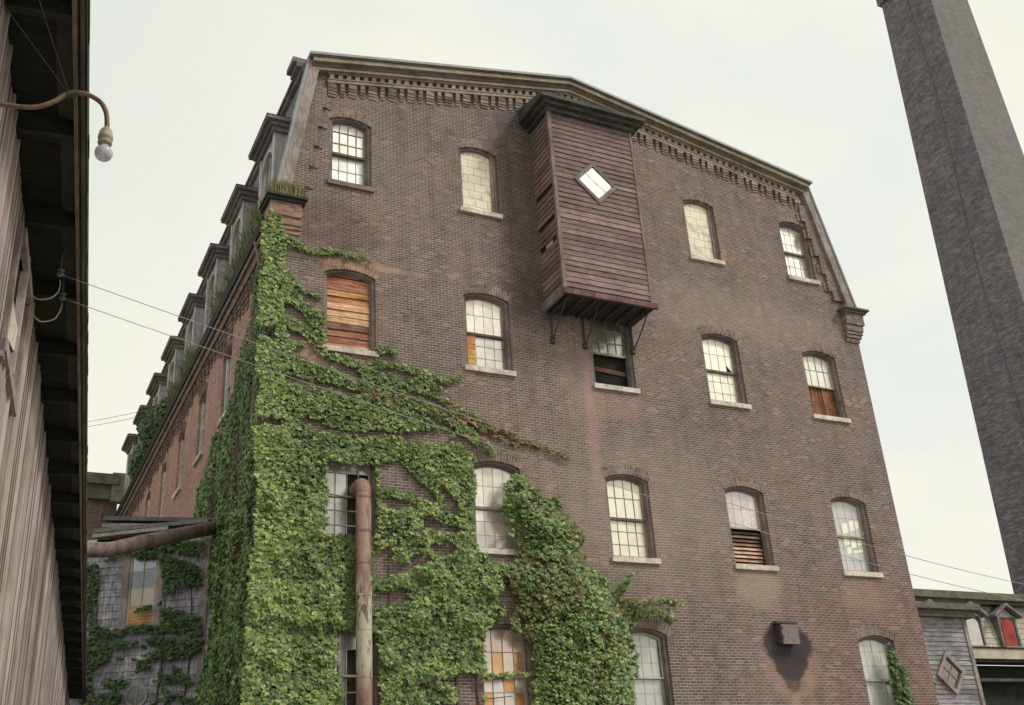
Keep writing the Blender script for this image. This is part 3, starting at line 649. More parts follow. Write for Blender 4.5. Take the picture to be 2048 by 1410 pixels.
# ---- dormers along the left slope
def add_dormer(yc):
    y0, y1 = yc-.66, yc+.66; xf = -8.36; zt = 15.66
    m_ = MB()
    # cheeks: triangles against the slope
    xs = lambda z: -8.40+(KL[0]+8.40)*((z-13.3)/(KL[1]-13.3))
    for yy, t in ((y0, (1, 1, 1)), (y1, (.9, .9, .9))):
        m_.face([(xf, yy, 13.25), (xf, yy, zt), (xs(zt)+.05, yy, zt)], t)
    m_.face([(xf, y0, zt), (xf, y1, zt), (xs(zt)+.05, y1, zt), (xs(zt)+.05, y0, zt)])
    d = m_.build('dormer', M_dormer, mill, fix=False)
    fr = MB(); T = lambda u, dd, v: (xf+dd-.005, u, v)
    op = opening(yc, .50, 13.45, 15.10, .34, 12)
    wall_with_holes(fr, [(y0, 13.25), (y1, 13.25), (y1, zt), (y0, zt)], [op], T, .12)
    fr.build('front_board', M_dormer, d, fix=False)
    tr = MB(); o = opening(yc, .56, 13.40, 15.12, .38, 12); n = len(o)
    for k in range(1, n-1):
        a, b = o[k], o[k+1]; c, e_ = op[k], op[k+1]
        tr.face([T(a[0], -.025, a[1]), T(b[0], -.025, b[1]), T(e_[0], -.025, e_[1]), T(c[0], -.025, c[1])]); tr.face([T(c[0], -.025, c[1]), T(e_[0], -.025, e_[1]), T(e_[0], .0, e_[1]), T(c[0], .0, c[1])])
    tr.box(y0-.02, y0+.10, -.035, -.001, 13.25, zt, T=T); tr.box(y1-.10, y1+.02, -.035, -.001, 13.25, zt, T=T)
    tr.build('trim', M_dormw, d, fix=False)
    gl = MB(); gl.box(yc-.5, yc+.5, .10, .11, 13.45, 15.5, (.9, .9, .9), T=T); gl.build('pane', G_grey, d)
    sh = MB(); sh.box(yc-.5, yc-.43, .04, .09, 13.45, 15.3, T=T); sh.box(yc+.43, yc+.5, .04, .09, 13.45, 15.3, T=T); sh.box(yc-.02, yc+.02, .05, .09, 13.45, 15.4, T=T); sh.box(yc-.43, yc+.43, .05, .09, 14.35, 14.42, T=T); sh.build('sash', M_dormw, d)
    hd = MB(); z = zt
    for (e_, za, zb) in ((.09, 0, .11), (.17, .111, .20), (.27, .201, .29)):
        hd.box(xf-e_, xs(z+zb)+.15, y0-e_, y1+e_, z+za, z+zb)
    p = [(xf-.29, y0-.29, z+.291), (xs(z)+.3, y0-.29, z+.291), (xs(z)+.3, y1+.29, z+.291), (xf-.29, y1+.29, z+.291)]
    hd.hexa(p+[(xf-.2, y0-.2, z+.34), (xs(z)+.3, y0-.2, z+.34), (xs(z)+.3, y1+.2, z+.34), (xf-.2, y1+.2, z+.34)])
    hd.build('hood', M_hood, d)
for k in range(8): add_dormer(1.20+3.13*k)
# ---- hoist bay (projecting wooden box)
bx0, bx1, by, bz0, bz1 = -1.77, .67, -.98, 11.86, 17.02
bay = MB(); nb = 34
def clap(mb, x0, x1, z0, z1, n, T, miss=()):
    for k in range(n):
        if k in miss: continue
        a = z0+(z1-z0)*k/n; b = z0+(z1-z0)*(k+1)/n; j1, j2 = (R()-.5)*.016, (R()-.5)*.016; a += (R()-.5)*.012
        mb.hexa([T(x0, -.022+j1, a), T(x1, -.022+j2, a), T(x1, .01, a), T(x0, .01, a), T(x0, 0, b+.012), T(x1, 0, b+.012), T(x1, .012, b+.012), T(x0, .012, b+.012)], tuple(q*(1+(R()-.5)*.08) for q in jit(.3)))
clap(bay, bx0, bx1, bz0+.1, bz1, nb, lambda u, d, v: (u, by+d, v))
clap(bay, by, 0, bz0+.1, bz1, nb, lambda u, d, v: (bx0+d, u, v), miss=(9, 13, 19))
clap(bay, by, 0, bz0+.1, bz1, nb, lambda u, d, v: (bx1-d, u, v))
bo = bay.build('hoist_bay', M_bay, mill); bo['label'] = 'maroon clapboard hoist bay on the gable'
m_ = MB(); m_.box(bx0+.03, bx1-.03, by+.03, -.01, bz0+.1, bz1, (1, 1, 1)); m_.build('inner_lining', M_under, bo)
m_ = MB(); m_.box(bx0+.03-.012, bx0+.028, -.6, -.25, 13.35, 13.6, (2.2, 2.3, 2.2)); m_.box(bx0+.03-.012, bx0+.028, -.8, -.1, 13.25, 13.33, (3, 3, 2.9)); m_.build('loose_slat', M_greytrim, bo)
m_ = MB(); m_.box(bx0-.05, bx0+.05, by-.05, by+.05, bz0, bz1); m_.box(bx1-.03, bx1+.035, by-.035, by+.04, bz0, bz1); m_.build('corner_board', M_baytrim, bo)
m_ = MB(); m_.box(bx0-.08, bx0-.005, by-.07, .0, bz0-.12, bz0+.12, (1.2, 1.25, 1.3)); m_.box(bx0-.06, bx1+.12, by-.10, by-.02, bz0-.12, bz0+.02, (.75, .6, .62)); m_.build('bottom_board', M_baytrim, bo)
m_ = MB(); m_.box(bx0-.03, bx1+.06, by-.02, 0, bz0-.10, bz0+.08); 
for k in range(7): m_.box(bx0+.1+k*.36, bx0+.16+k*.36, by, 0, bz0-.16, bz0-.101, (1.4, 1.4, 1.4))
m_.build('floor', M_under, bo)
m_ = MB()
for e_, za, zb in ((.10, 0, .12), (.22, .121, .22), (.34, .221, .33)):
    m_.hexa([(bx0-e_, by-e_, bz1+za), (bx1+e_, by-e_, bz1+za), (bx1+e_, 0, bz1+za+.0), (bx0-e_, 0, bz1+za), (bx0-e_, by-e_, bz1+zb), (bx1+e_, by-e_, bz1+zb), (bx1+e_, 0, bz1+zb+(.32 if e_ > .3 else 0)), (bx0-e_, 0, bz1+zb+(.32 if e_ > .3 else 0))])
m_.build('hood', M_bayroof, bo)
# diamond window
dcx, dcz = -.58, 15.12; ax = Vector((.66, -.58)).normalized(); bxv = Vector((.60, .62)).normalized()
def dia(a, b): return (dcx+ax.x*a+bxv.x*b, dcz+ax.y*a+bxv.y*b)
def dring(mb, a0, b0, a1, b1, d0, d1, t=(1, 1, 1)):
    o = [dia(-a0, -b0), dia(a0, -b0), dia(a0, b0), dia(-a0, b0)]; i_ = [dia(-a1, -b1), dia(a1, -b1), dia(a1, b1), dia(-a1, b1)]
    for k in range(4):
        j = (k+1) % 4; mb.prism([o[k], o[j], i_[j], i_[k]], by+d0, by+d1, TF, t)
m_ = MB(); dring(m_, .46, .42, .37, .33, -.05, .04); m_.build('diamond_frame', M_baytrim, bo)
m_ = MB()
for s_ in (-1, 1): m_.face([TF(p[0], by-.026, p[1]) for p in (dia(-.34, -.32 if s_ < 0 else .02), dia(.34, -.32 if s_ < 0 else .02), dia(.34, -.02 if s_ < 0 else .32), dia(-.34, -.02 if s_ < 0 else .32))], (.82, .83, .79))
m_.face([TF(p[0], by-.0255, p[1]) for p in (dia(-.37, -.33), dia(.37, -.33), dia(.37, .33), dia(-.37, .33))], (.25, .22, .2))
m_.build('diamond_pane', G_mauve, bo, fix=False)
for bxk, zt in ((-1.66, 10.98), (-.76, 10.98), (.63, 11.05)):
    m_ = MB(); m_.tube([(bxk-.03, by+.05, bz0-.1), (bxk, -.5, 11.3+.1), (bxk, -.04, zt)], .019, 6); m_.tube([(bxk, -.03, bz0-.1), (bxk, -.03, zt-.04)], .026, 6); m_.box(bxk-.05, bxk+.05, -.07, 0, zt-.08, zt+.05); m_.build('bracket', M_iron, bo)
# ---- vent box on the wall
m_ = MB(); m_.box(3.66, 4.16, -.14, 0, 3.95, 4.40); vb = m_.build('vent_box', M_iron, mill); vb['label'] = 'small square iron vent box'
m_ = MB(); m_.box(3.60, 4.24, -.19, 0, 4.401, 4.45, (1.3, 1.3, 1.3)); m_.box(3.71, 4.20, -.20, -.142, 3.93, 4.38, (3.4, 3.0, 3.2)); m_.box(3.69, 3.74, -.225, -.202, 4.05, 4.12); m_.box(3.69, 3.74, -.225, -.202, 4.26, 4.33); m_.build('vent_flap', M_iron, vb)

# ================================================================== ivy
def leafcloud(name, P, Nn, S, Cc, mat, parent=None, drop=.25):
    """P points, Nn outward normals, S sizes, Cc colours: lobed folded leaves hanging tip down"""
    n = len(P); P = np.asarray(P); Nn = np.asarray(Nn)
    nn = Nn + rng.normal(0, .33, (n, 3)) + np.array([0, 0, drop])
    nn /= np.linalg.norm(nn, axis=1, keepdims=True)
    dn = np.tile([0., 0., -1.], (n, 1)) + rng.normal(0, .35, (n, 3)); dn -= nn*(dn*nn).sum(1, keepdims=True); dn /= np.linalg.norm(dn, axis=1, keepdims=True)
    sd_ = np.cross(dn, nn)
    shape = np.array([(0, -.32, 0), (-.50, -.42, -.03), (-.56, .06, -.12), (-.24, .18, -.02), (0, .62, -.08), (.24, .18, -.02), (.56, .06, -.12), (.50, -.42, -.03)])
    k = len(shape)
    S = np.asarray(S)[:, None, None]
    V = P[:, None, :] + S*(shape[None, :, 0:1]*sd_[:, None, :] + shape[None, :, 1:2]*dn[:, None, :] + shape[None, :, 2:3]*nn[:, None, :])
    me = bpy.data.meshes.new(name); V = V.reshape(-1, 3).astype(np.float32)
    off = np.array(parent.get('_o', (0, 0, 0))) if parent else np.zeros(3); V = V-off.astype(np.float32)
    fl = np.array([[0, 1, 2, 3, 4], [0, 4, 5, 6, 7]]); F = (fl[None]+(np.arange(n)*k)[:, None, None]).reshape(-1, 5)
    me.vertices.add(len(V)); me.vertices.foreach_set('co', V.ravel())
    me.loops.add(F.size); me.loops.foreach_set('vertex_index', F.ravel().astype(np.int32))
    me.polygons.add(len(F)); me.polygons.foreach_set('loop_start', (np.arange(len(F))*5).astype(np.int32))
    me.update(calc_edges=True)
    at = me.attributes.new('tint', 'FLOAT_COLOR', 'FACE'); cc = np.repeat(np.c_[np.asarray(Cc), np.ones(n)], 2, axis=0); at.data.foreach_set('color', cc.astype(np.float32).ravel())
    me.materials.append(mat); me.validate()
    o = bpy.data.objects.new(name, me); col.objects.link(o)
    if parent: o.parent = parent
    return o
def vn(x, z, s, seed=0):     # smooth value noise 0..1
    x = np.asarray(x)*s+seed*17.3; z = np.asarray(z)*s+seed*5.7
    xi, zi = np.floor(x), np.floor(z); fx, fz = x-xi, z-zi; fx = fx*fx*(3-2*fx); fz = fz*fz*(3-2*fz)
    h = lambda a, b: np.modf(np.abs(np.sin(a*127.1+b*311.7)*43758.5453))[0]
    return (h(xi, zi)*(1-fx)+h(xi+1, zi)*fx)*(1-fz)+(h(xi, zi+1)*(1-fx)+h(xi+1, zi+1)*fx)*fz
def fbm(x, z, s, seed=0): return .5*vn(x, z, s, seed)+.3*vn(x, z, s*2.1, seed+1)+.2*vn(x, z, s*4.3, seed+2)
def npin(x, z, poly):
    c = np.zeros(len(x), bool); j = len(poly)-1
    for i in range(len(poly)):
        xi, yi = poly[i]; xj, yj = poly[j]
        cond = ((yi > z) != (yj > z)) & (x < (xj-xi)*(z-yi)/((yj-yi) if yj != yi else 1e-9)+xi); c ^= cond; j = i
    return c
def pdist(x, z, line):
    d = np.full(len(x), 1e9); tt = np.zeros(len(x)); L = len(line)-1
    for i in range(L):
        a = np.array(line[i]); b = np.array(line[i+1]); ab = b-a; q = np.clip(((x-a[0])*ab[0]+(z-a[1])*ab[1])/(ab@ab), 0, 1)
        e_ = np.hypot(x-a[0]-q*ab[0], z-a[1]-q*ab[1]); m = e_ < d; d[m] = e_[m]; tt[m] = (i+q[m])/L
    return d, tt
GREENS = np.array([(.050, .105, .045), (.07, .14, .055), (.10, .18, .065), (.15, .235, .085), (.065, .145, .075), (.21, .28, .11), (.045, .095, .045)])
def leafcol(n, x, z, warm=0.0, light=0.0, red=0.0):
    w_ = fbm(x, z, .8, 9); idx = np.clip((rng.random(n)*.62+w_*.5)*len(GREENS), 0, len(GREENS)-1).astype(int)
    c = GREENS[rng.permutation(len(GREENS))[idx] if False else idx]*(.8+.45*rng.random((n, 1)))
    c = c*(1+light)*np.array([.90, .91, .84]) + np.outer(np.full(n, warm)*rng.random(n), (.07, .03, .0))
    r_ = rng.random(n) < red
    c[r_] = np.array([(.24, .10, .05), (.30, .15, .06), (.20, .07, .05), (.26, .20, .07)])[rng.integers(0, 4, r_.sum())]*(.7+.5*rng.random((r_.sum(), 1)))
    return c
dense = [(-8.75, 12.62), (-8.40, 12.7), (-8.34, 11.67), (-8.22, 11.3), (-8.18, 9.9), (-8.15, 9.05), (-7.6, 8.98), (-6.92, 8.95), (-6.2, 8.85), (-5.23, 8.65), (-4.42, 8.32), (-4.07, 7.95), (-3.72, 7.78), (-3.92, 7.58), (-3.97, 5.70), (-3.40, 5.42), (-3.36, 4.21), (-3.85, 4.05), (-3.95, 1.2), (-8.75, 1.2)]
gap = [(-6.18, 7.47), (-5.60, 7.53), (-5.05, 7.19), (-4.55, 7.0), (-4.30, 6.71), (-4.22, 5.91), (-4.9, 5.35), (-5.6, 5.1), (-6.20, 4.98)]
gap2 = [(-6.2, 4.75), (-5.5, 4.85), (-5.3, 4.6), (-6.2, 4.45)]
strokes = [([(-8.31, 12.44), (-7.97, 12.33), (-7.63, 12.20), (-7.17, 12.33), (-6.71, 12.33), (-6.26, 12.29)], .09, .9, .02),
 ([(-8.42, 12.9), (-8.36, 12.14), (-8.33, 11.40), (-8.3, 10.4), (-8.2, 9.3)], .13, 1, .0),
 ([(-8.39, 11.62), (-8.06, 11.52), (-7.83, 11.23), (-7.40, 11.10)], .07, .85, 0), ([(-8.2, 11.1), (-7.82, 10.83), (-7.40, 10.65), (-7.32, 10.2)], .13, .9, 0), ([(-8.2, 11.4), (-7.8, 10.9), (-7.5, 10.35), (-7.15, 9.92), (-6.70, 9.72)], .09, .85, 0), ([(-8.3, 10.4), (-7.7, 10.25), (-7.35, 10.1)], .12, .85, 0), ([(-8.3, 11.0), (-7.95, 10.85), (-7.6, 10.75)], .09, .85, 0), ([(-8.3, 10.0), (-8.0, 9.8), (-7.75, 9.9)], .10, .8, 0),
 ([(-7.7, 10.2), (-7.37, 9.85), (-6.81, 9.67), (-6.03, 9.40), (-5.34, 9.28), (-4.63, 9.08), (-4.05, 8.79), (-3.4, 8.52)], .10, .8, .05),
 ([(-3.6, 8.62), (-3.0, 8.42), (-2.47, 8.25), (-1.9, 8.12), (-1.5, 7.98)], .055, .8, .5),
 ([(-6.4, 9.2), (-6.2, 9.75), (-5.9, 9.7), (-5.21, 9.66), (-4.50, 9.52), (-4.10, 9.62)], .09, .75, .03), ([(-6.13, 10.01), (-5.79, 10.12), (-5.65, 9.88)], .07, .7, 0),
 ([(-6.3, 9.3), (-5.6, 9.25), (-5.1, 9.45), (-4.6, 9.3)], .13, .7, 0), ([(-8.2, 9.7), (-7.6, 9.5), (-7.0, 9.35), (-6.4, 9.15)], .09, .75, 0), ([(-8.2, 9.3), (-7.4, 9.2), (-6.7, 9.1)], .10, .75, 0),
 ([(-6.26, 8.99), (-5.23, 8.88), (-4.42, 8.57), (-3.95, 8.27), (-3.50, 7.99)], .15, .9, .2), ([(-4.5, 8.9), (-3.9, 8.6), (-3.3, 8.35), (-2.9, 8.2)], .08, .7, .6),
 ([(-8.32, 9.5), (-7.58, 9.42), (-6.70, 9.16), (-6.03, 9.02)], .12, .9, 0),
 ([(-6.21, 6.82), (-5.72, 6.81), (-5.28, 6.73), (-4.84, 6.60)], .10, .95, 0), ([(-6.22, 6.05), (-5.62, 6.28), (-5.06, 6.50), (-4.3, 6.29)], .17, .95, 0), ([(-6.22, 5.62), (-5.63, 5.90), (-5.2, 6.2)], .09, .9, 0), ([(-6.0, 6.3), (-5.7, 6.2), (-5.4, 6.0), (-5.2, 5.7)], .18, .95, 0),
 ([(-5.27, 7.39), (-4.85, 7.0), (-4.60, 6.47), (-4.20, 6.18)], .09, .9, 0), ([(-5.63, 5.5), (-4.97, 5.95), (-4.3, 5.91)], .17, .95, 0), ([(-5.3, 5.8), (-4.9, 5.5), (-4.7, 5.2)], .10, .9, 0),
 ([(-7.2, 6.70), (-6.75, 6.66), (-6.45, 6.68)], .045, .9, 0), ([(-6.12, 7.4), (-6.10, 6.6), (-6.12, 5.8)], .05, .8, 0), ([(-3.95, 3.15), (-3.3, 3.2), (-2.75, 3.25)], .05, .9, .1), ([(-3.95, 2.75), (-3.3, 2.8)], .04, .9, .1)]
n = 80000
x = rng.uniform(-8.75, -1.2, n); z = rng.uniform(1.3, 13.0, n)
ed = (fbm(x, z, 1.7, 3)-.5)*.5; ed2 = (fbm(x, z, 1.9, 6)-.5)*.45
ins = npin(x+ed, z+ed2, dense) & ~npin(x+ed*.8, z+ed2*.6, gap) & ~(npin(x+ed, z, gap2))
# rows of bare brick showing through the thinner part on the right and in streaks
thin = fbm(x*.35, z*1.6, 1.5, 21); gx = np.clip((x+6.2)/2.4, 0, 1)
ins &= ~((thin < .20+.17*gx) & (x > -6.6) & (z < 5.6)) & ~((thin < .30) & (z > 8.0))
red = np.zeros(n)
for line, wd, pr, rd in strokes:
    d_, t_ = pdist(x+ed*.35, z+ed2*.35, line); hit = (d_ < wd*(1.15-.55*t_)*(.6+.8*fbm(x, z, 3.0, 5))) & (rng.random(n) < pr)
    ins |= hit; red[hit] = np.maximum(red[hit], rd)
rect = lambda a, b, c, d_: (x > a) & (x < b) & (z > c) & (z < d_)
ins &= ~(rect(-7.22, -6.17, 5.86, 7.38) & ~(pdist(x, z, strokes[24][0])[0] < .06))
ins &= ~(rect(-7.26, -6.14, 9.8, 12.0)); ins &= ~rect(-3.93, -2.8, 5.7, 7.9)
a1 = rect(-7.0, -6.15, 1.0, 3.98) & (((x+7.05) > (.25+.5*vn(x, z, 1.5, 4))*np.clip((np.sin(z*3.1)+1.15), 0, 2)*.30) | (z > 3.75)); ins &= ~a1
ins &= ~(rect(-3.9, -2.78, 1.0, 4.05) & (pdist(x, z, strokes[26][0])[0] > .07) & (pdist(x, z, strokes[27][0])[0] > .07))
x, z, red, ed = x[ins], z[ins], red[ins], ed[ins]; n = len(x)
clump = fbm(x, z, 2.8, 13)
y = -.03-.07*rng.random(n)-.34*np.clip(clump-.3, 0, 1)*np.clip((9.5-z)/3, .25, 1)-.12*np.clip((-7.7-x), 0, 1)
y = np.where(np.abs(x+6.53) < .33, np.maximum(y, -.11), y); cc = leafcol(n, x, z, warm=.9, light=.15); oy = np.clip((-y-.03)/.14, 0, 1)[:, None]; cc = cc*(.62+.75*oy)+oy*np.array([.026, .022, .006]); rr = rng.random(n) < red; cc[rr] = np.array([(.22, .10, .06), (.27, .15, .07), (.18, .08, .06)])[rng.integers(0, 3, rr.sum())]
side_poly = [(-.1, 13.04), (.78, 12.6), (1.1, 12.3), (1.35, 11.6), (2.3, 11.0), (2.75, 10.7), (3.15, 10.0), (3.6, 9.75), (4.6, 9.5), (5.6, 9.2), (6.37, 8.95), (6.68, 8.52), (7.20, 8.14), (6.93, 7.29), (7.1, 6.63), (6.6, 5.6), (6.4, 3), (6.4, 1.2), (-.1, 1.2)]
n2 = 38000; ys = rng.uniform(-.1, 7.6, n2); zs_ = rng.uniform(1.3, 13.2, n2)
e1 = (fbm(ys, zs_, 1.3, 31)-.5)*.7
k = npin(ys+e1, zs_+e1*.6, side_poly) & ((fbm(ys*1.6, zs_*.5, 1.4, 41) > .36) | (zs_ < 7.5) | (ys < 1.2))
k &= ~((np.abs(ys-1.7) < .45) & (zs_ > 10.0) & (zs_ < 11.6) & (rng.random(n2) < .35)); ys, zs_ = ys[k], zs_[k]; n2 = len(ys)
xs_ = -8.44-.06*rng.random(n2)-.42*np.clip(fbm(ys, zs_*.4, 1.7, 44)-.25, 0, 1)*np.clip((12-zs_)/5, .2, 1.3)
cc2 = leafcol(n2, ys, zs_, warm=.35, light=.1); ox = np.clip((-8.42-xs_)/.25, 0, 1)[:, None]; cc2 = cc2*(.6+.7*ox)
ivy = empty('climbing_ivy', (-8.4, 0, ZG), 'thick green ivy wrapped round the left corner of the brick mill', 'ivy')
Pp = np.r_[np.c_[x, y, z], np.c_[xs_, ys, zs_]]; Nv = np.r_[np.tile([0, -1., 0], (n, 1)), np.tile([-1., -.15, 0], (n2, 1))]
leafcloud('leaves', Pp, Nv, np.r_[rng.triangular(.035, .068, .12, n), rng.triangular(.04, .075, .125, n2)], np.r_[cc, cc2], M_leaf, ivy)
m_ = MB()
for line, wd, pr, rd in strokes:
    pts = [(a+(R()-.5)*.04, -.015-.01*R(), b+(R()-.5)*.04) for a, b in line]; m_.tube(pts, [.012*(1-.7*i/len(pts)) for i in range(len(pts))], 5)
for a in (-8.1, -7.5, -7.0, -5.9, -5.3, -4.6, -4.1):
    m_.tube([(a, -.02, ZG), (a+.1, -.03, 1.5), (a-.05+R()*.2, -.02, 3.5), (a+.2*R(), -.02, 5.3)], [.035, .03, .02, .01], 5)
for a in (.6, 1.6, 2.6, 3.8, 5.0):
    m_.tube([(-8.42, a, ZG), (-8.42, a+.1, 2), (-8.42, a-.1, 5), (-8.42, a+.1, 8)], [.04, .035, .025, .012], 5)
m_.build('stem', M_stem, ivy, True)
# bushier vine
bush = [(-3.30, 6.90), (-3.20, 7.27), (-2.95, 7.50), (-2.72, 7.41), (-2.66, 7.02), (-2.45, 6.80), (-2.17, 6.95), (-1.88, 6.69), (-1.45, 6.45), (-1.45, 5.70), (-1.14, 5.28), (-0.87, 4.91), (-0.59, 4.60), (-0.38, 4.50), (-0.50, 4.12), (-0.52, 3.70), (-0.50, 1.0), (-3.0, 1.0), (-2.80, 2.6), (-2.85, 3.6), (-3.2, 4.25), (-3.5, 5.3), (-3.0, 5.65), (-2.93, 5.93), (-3.10, 6.35)]
n = 46000; x = rng.uniform(-3.7, 1.0, n); z = rng.uniform(1.1, 7.7, n)
ed = (fbm(x, z, 2.0, 51)-.5)*.55
ins = npin(x+ed, z+ed, bush); dd_, _ = pdist(x, z, bush+[bush[0]])
tw = []
for line, wd in (([(-.53, 4.72), (0, 4.73), (.76, 4.67)], .09), ([(-.7, 4.7), (.10, 4.46), (.53, 4.29)], .13), ([(-.72, 4.9), (-.47, 5.16), (-.31, 5.33)], .10), ([(-.5, 4.3), (-.1, 4.45)], .15), ([(-2.6, 7.1), (-2.3, 6.7), (-2.0, 6.3)], .1), ([(-.52, 4.0), (-.42, 3.6), (-.36, 3.2)], .06), ([(-3.0, 6.3), (-3.25, 6.0)], .05)):
    d_, t_ = pdist(x+ed*.3, z+ed*.3, line); h_ = (d_ < wd*(1.1-.6*t_)) & (rng.random(n) < .85); tw.append(h_); ins |= h_
x, z, dd_ = x[ins], z[ins], dd_[ins]; n = len(x)
hole = (fbm(x, z, 2.4, 61) < .22); x, z, dd_ = x[~hole], z[~hole], dd_[~hole]; n = len(x)
bul = np.clip(dd_/.6, .05, 1); u_ = rng.random(n)
y = -.06-(.15+.5*bul*(.35+.9*fbm(x, z, 1.6, 71)))*(.25+.75*u_)
cc = leafcol(n, x, z, warm=1.0, light=.45, red=.02)
pz = fbm(x, z, 1.1, 81) > .52; q = pz & (rng.random(n) < .45); cc[q] = np.array([(.20, .17, .075), (.22, .15, .08), (.19, .18, .075), (.23, .21, .09)])[rng.integers(0, 4, q.sum())]*(.75+.5*rng.random((q.sum(), 1)))
bv = empty('bushy_vine', (-2, 0, ZG), 'bushy green and russet vine standing off the wall between two ground floor windows', 'vine')
leafcloud('leaves', np.c_[x, y, z], np.tile([0, -1., .1], (n, 1)), rng.triangular(.035, .06, .12, n), cc, M_leaf, bv, .3)
m_ = MB()
for a in (-2.6, -2.1, -1.7, -1.2): m_.tube([(a, -.15, ZG), (a+.1, -.25, 1.5), (a-.1, -.2, 3.5), (a-.1, -.12, 5.3)], [.05, .04, .03, .012], 6)
m_.build('stem', M_stem, bv, True)
# small vine at the right corner window
rv = [(7.02, 4.06), (7.16, 3.86), (7.30, 3.44), (7.42, 2.9), (7.45, 1.0), (6.8, 1.0), (6.85, 2.4), (7.0, 2.9), (6.98, 3.5)]
n = 2600; x = rng.uniform(6.5, 7.6, n); z = rng.uniform(1.2, 4.2, n); ed = (fbm(x, z, 3, 91)-.5)*.25
ins = npin(x+ed, z+ed*.5, rv) | ((pdist(x, z, [(6.95, 3.05), (6.75, 3.1)])[0] < .05)); x, z = x[ins], z[ins]; n = len(x)
sv = empty('small_vine', (7.2, 0, ZG), 'narrow dark green vine climbing the right jamb of the last ground floor window', 'vine')
leafcloud('leaves', np.c_[x, -.05-.15*rng.random(n), z], np.tile([0, -1., 0], (n, 1)), rng.uniform(.06, .11, n), leafcol(n, x, z, light=-.1), M_leaf, sv)
m_ = MB(); m_.tube([(7.3, -.04, ZG), (7.3, -.06, 2), (7.15, -.04, 3.9)], [.03, .02, .01], 5); m_.build('stem', M_stem, sv, True)
# grass tufts
def blades(name, pts, mat, label, kind='stuff', h=.3, colr=((.25, .24, .09), (.16, .19, .06), (.32, .28, .14))):
    vs, fs, cs = [], [], []
    for (bx_, by_, bz_) in pts:
        a = R()*6.28; ln = h*(.5+R()); lean = Vector((math.cos(a), math.sin(a), 0))*ln*.45; sd2 = Vector((-math.sin(a), math.cos(a), 0))*.008
        b = Vector((bx_, by_, bz_)); m1 = b+lean*.35+Vector((0, 0, ln*.6)); t_ = b+lean*1.1+Vector((0, 0, ln*.75))
        k = len(vs); vs += [b-sd2, b+sd2, m1+sd2*.8, m1-sd2*.8, t_]; fs += [(k, k+1, k+2, k+3), (k+3, k+2, k+4)]
        c = colr[int(R()*len(colr))]; f_ = .7+.6*R(); cs += [tuple(q*f_ for q in c)]*2
    mb = MB(); mb.v = [tuple(v) for v in vs]; mb.f = fs; mb.t = cs
    o = mb.build(name, mat, None, fix=False); return tag(o, label, 'grass', kind=kind)
blades('ledge_grass', [(-8.6+R()*.75, -.31+R()*.35, 13.43) for _ in range(2200)], M_leaf, 'dry yellow grass growing on the left kneeler ledge of the mill', h=.28, colr=((.34, .31, .15), (.24, .24, .10), (.42, .36, .22)))
pts = []
for k in range(9000):
    yy = .4+R()*14; 
    if vn([yy], [0], .8, 2)[0] > .35 or yy < 1.5: pts.append((-8.6+R()*.14, yy, 13.04))
blades('gutter_grass', pts, M_leaf, 'green grass and weeds growing along the left gutter of the mill', h=.6, colr=((.20, .25, .11), (.15, .20, .08), (.28, .28, .15)))
for i, (yy, hh, lb) in enumerate(((16.6, 1.5, 'tallest sapling rooted in the mill gutter between the far dormers'), (14.1, .9, 'low leafy sapling in the mill gutter, the one nearest the gable'), (19.6, 1.1, 'leafy sapling in the mill gutter, the farthest of the saplings'))):
    s_ = empty('gutter_sapling' if i == 0 else 'gutter_sapling', (-8.55, yy, 13.04), lb, 'sapling', 'saplings growing out of the mill gutter')
    n = int(900*hh); q = rng.normal(0, 1, (n, 3)); q /= np.linalg.norm(q, axis=1, keepdims=True); q *= rng.random((n, 1))**.4
    Pq = np.c_[-8.5+q[:, 0]*.28*hh, yy+q[:, 1]*.75*hh, 13.2+hh*.55+q[:, 2]*.6*hh]
    leafcloud('leaves', Pq, np.c_[q[:, 0]-.5, q[:, 1]*.5, q[:, 2]*.3], rng.uniform(.07, .14, n), leafcol(n, Pq[:, 1], Pq[:, 2], light=-.05), M_leaf, s_)
    m_ = MB()
    for j in range(4): m_.tube([(-8.55, yy, 13.04), (-8.52+(R()-.5)*.2, yy+(R()-.5)*hh*.5, 13.1+hh*.5), (-8.5+(R()-.5)*.3, yy+(R()-.5)*hh, 13.1+hh)], [.02, .014, .005], 5)
    m_.build('stem', M_stem, s_, True)

# ================================================================== rusty vertical pipe out of the window
PX, PY = -6.515, -.31
vp = empty('rusty_vent_pipe', (PX, PY, ZG), 'rusty upright sheet metal pipe bending into a mill window', 'pipe')
m_ = MB(); m_.tube([(PX, PY, ZG), (PX, PY, 2.5), (PX, PY, 4.6), (PX, PY, 6.70)], .155, 20); m_.build('pipe_shaft', M_rust, vp, True)
m_ = MB(); el = [(PX, PY, 6.68)]
for k in range(1, 7):
    a = math.radians(15*k); el.append((PX, PY+.19*(1-math.cos(a)), 6.70+.19*math.sin(a)))
el.append((PX, .19, 6.89)); m_.tube(el, .16, 20); m_.build('elbow', M_rust, vp, False)
for z in (6.6, 5.9, 5.25, 4.62, 3.98, 3.1, 2.2):
    m_ = MB(); m_.tube([(PX, PY, z-.02), (PX, PY, z+.02)], .163, 20); m_.build('seam_band', M_rust, vp)
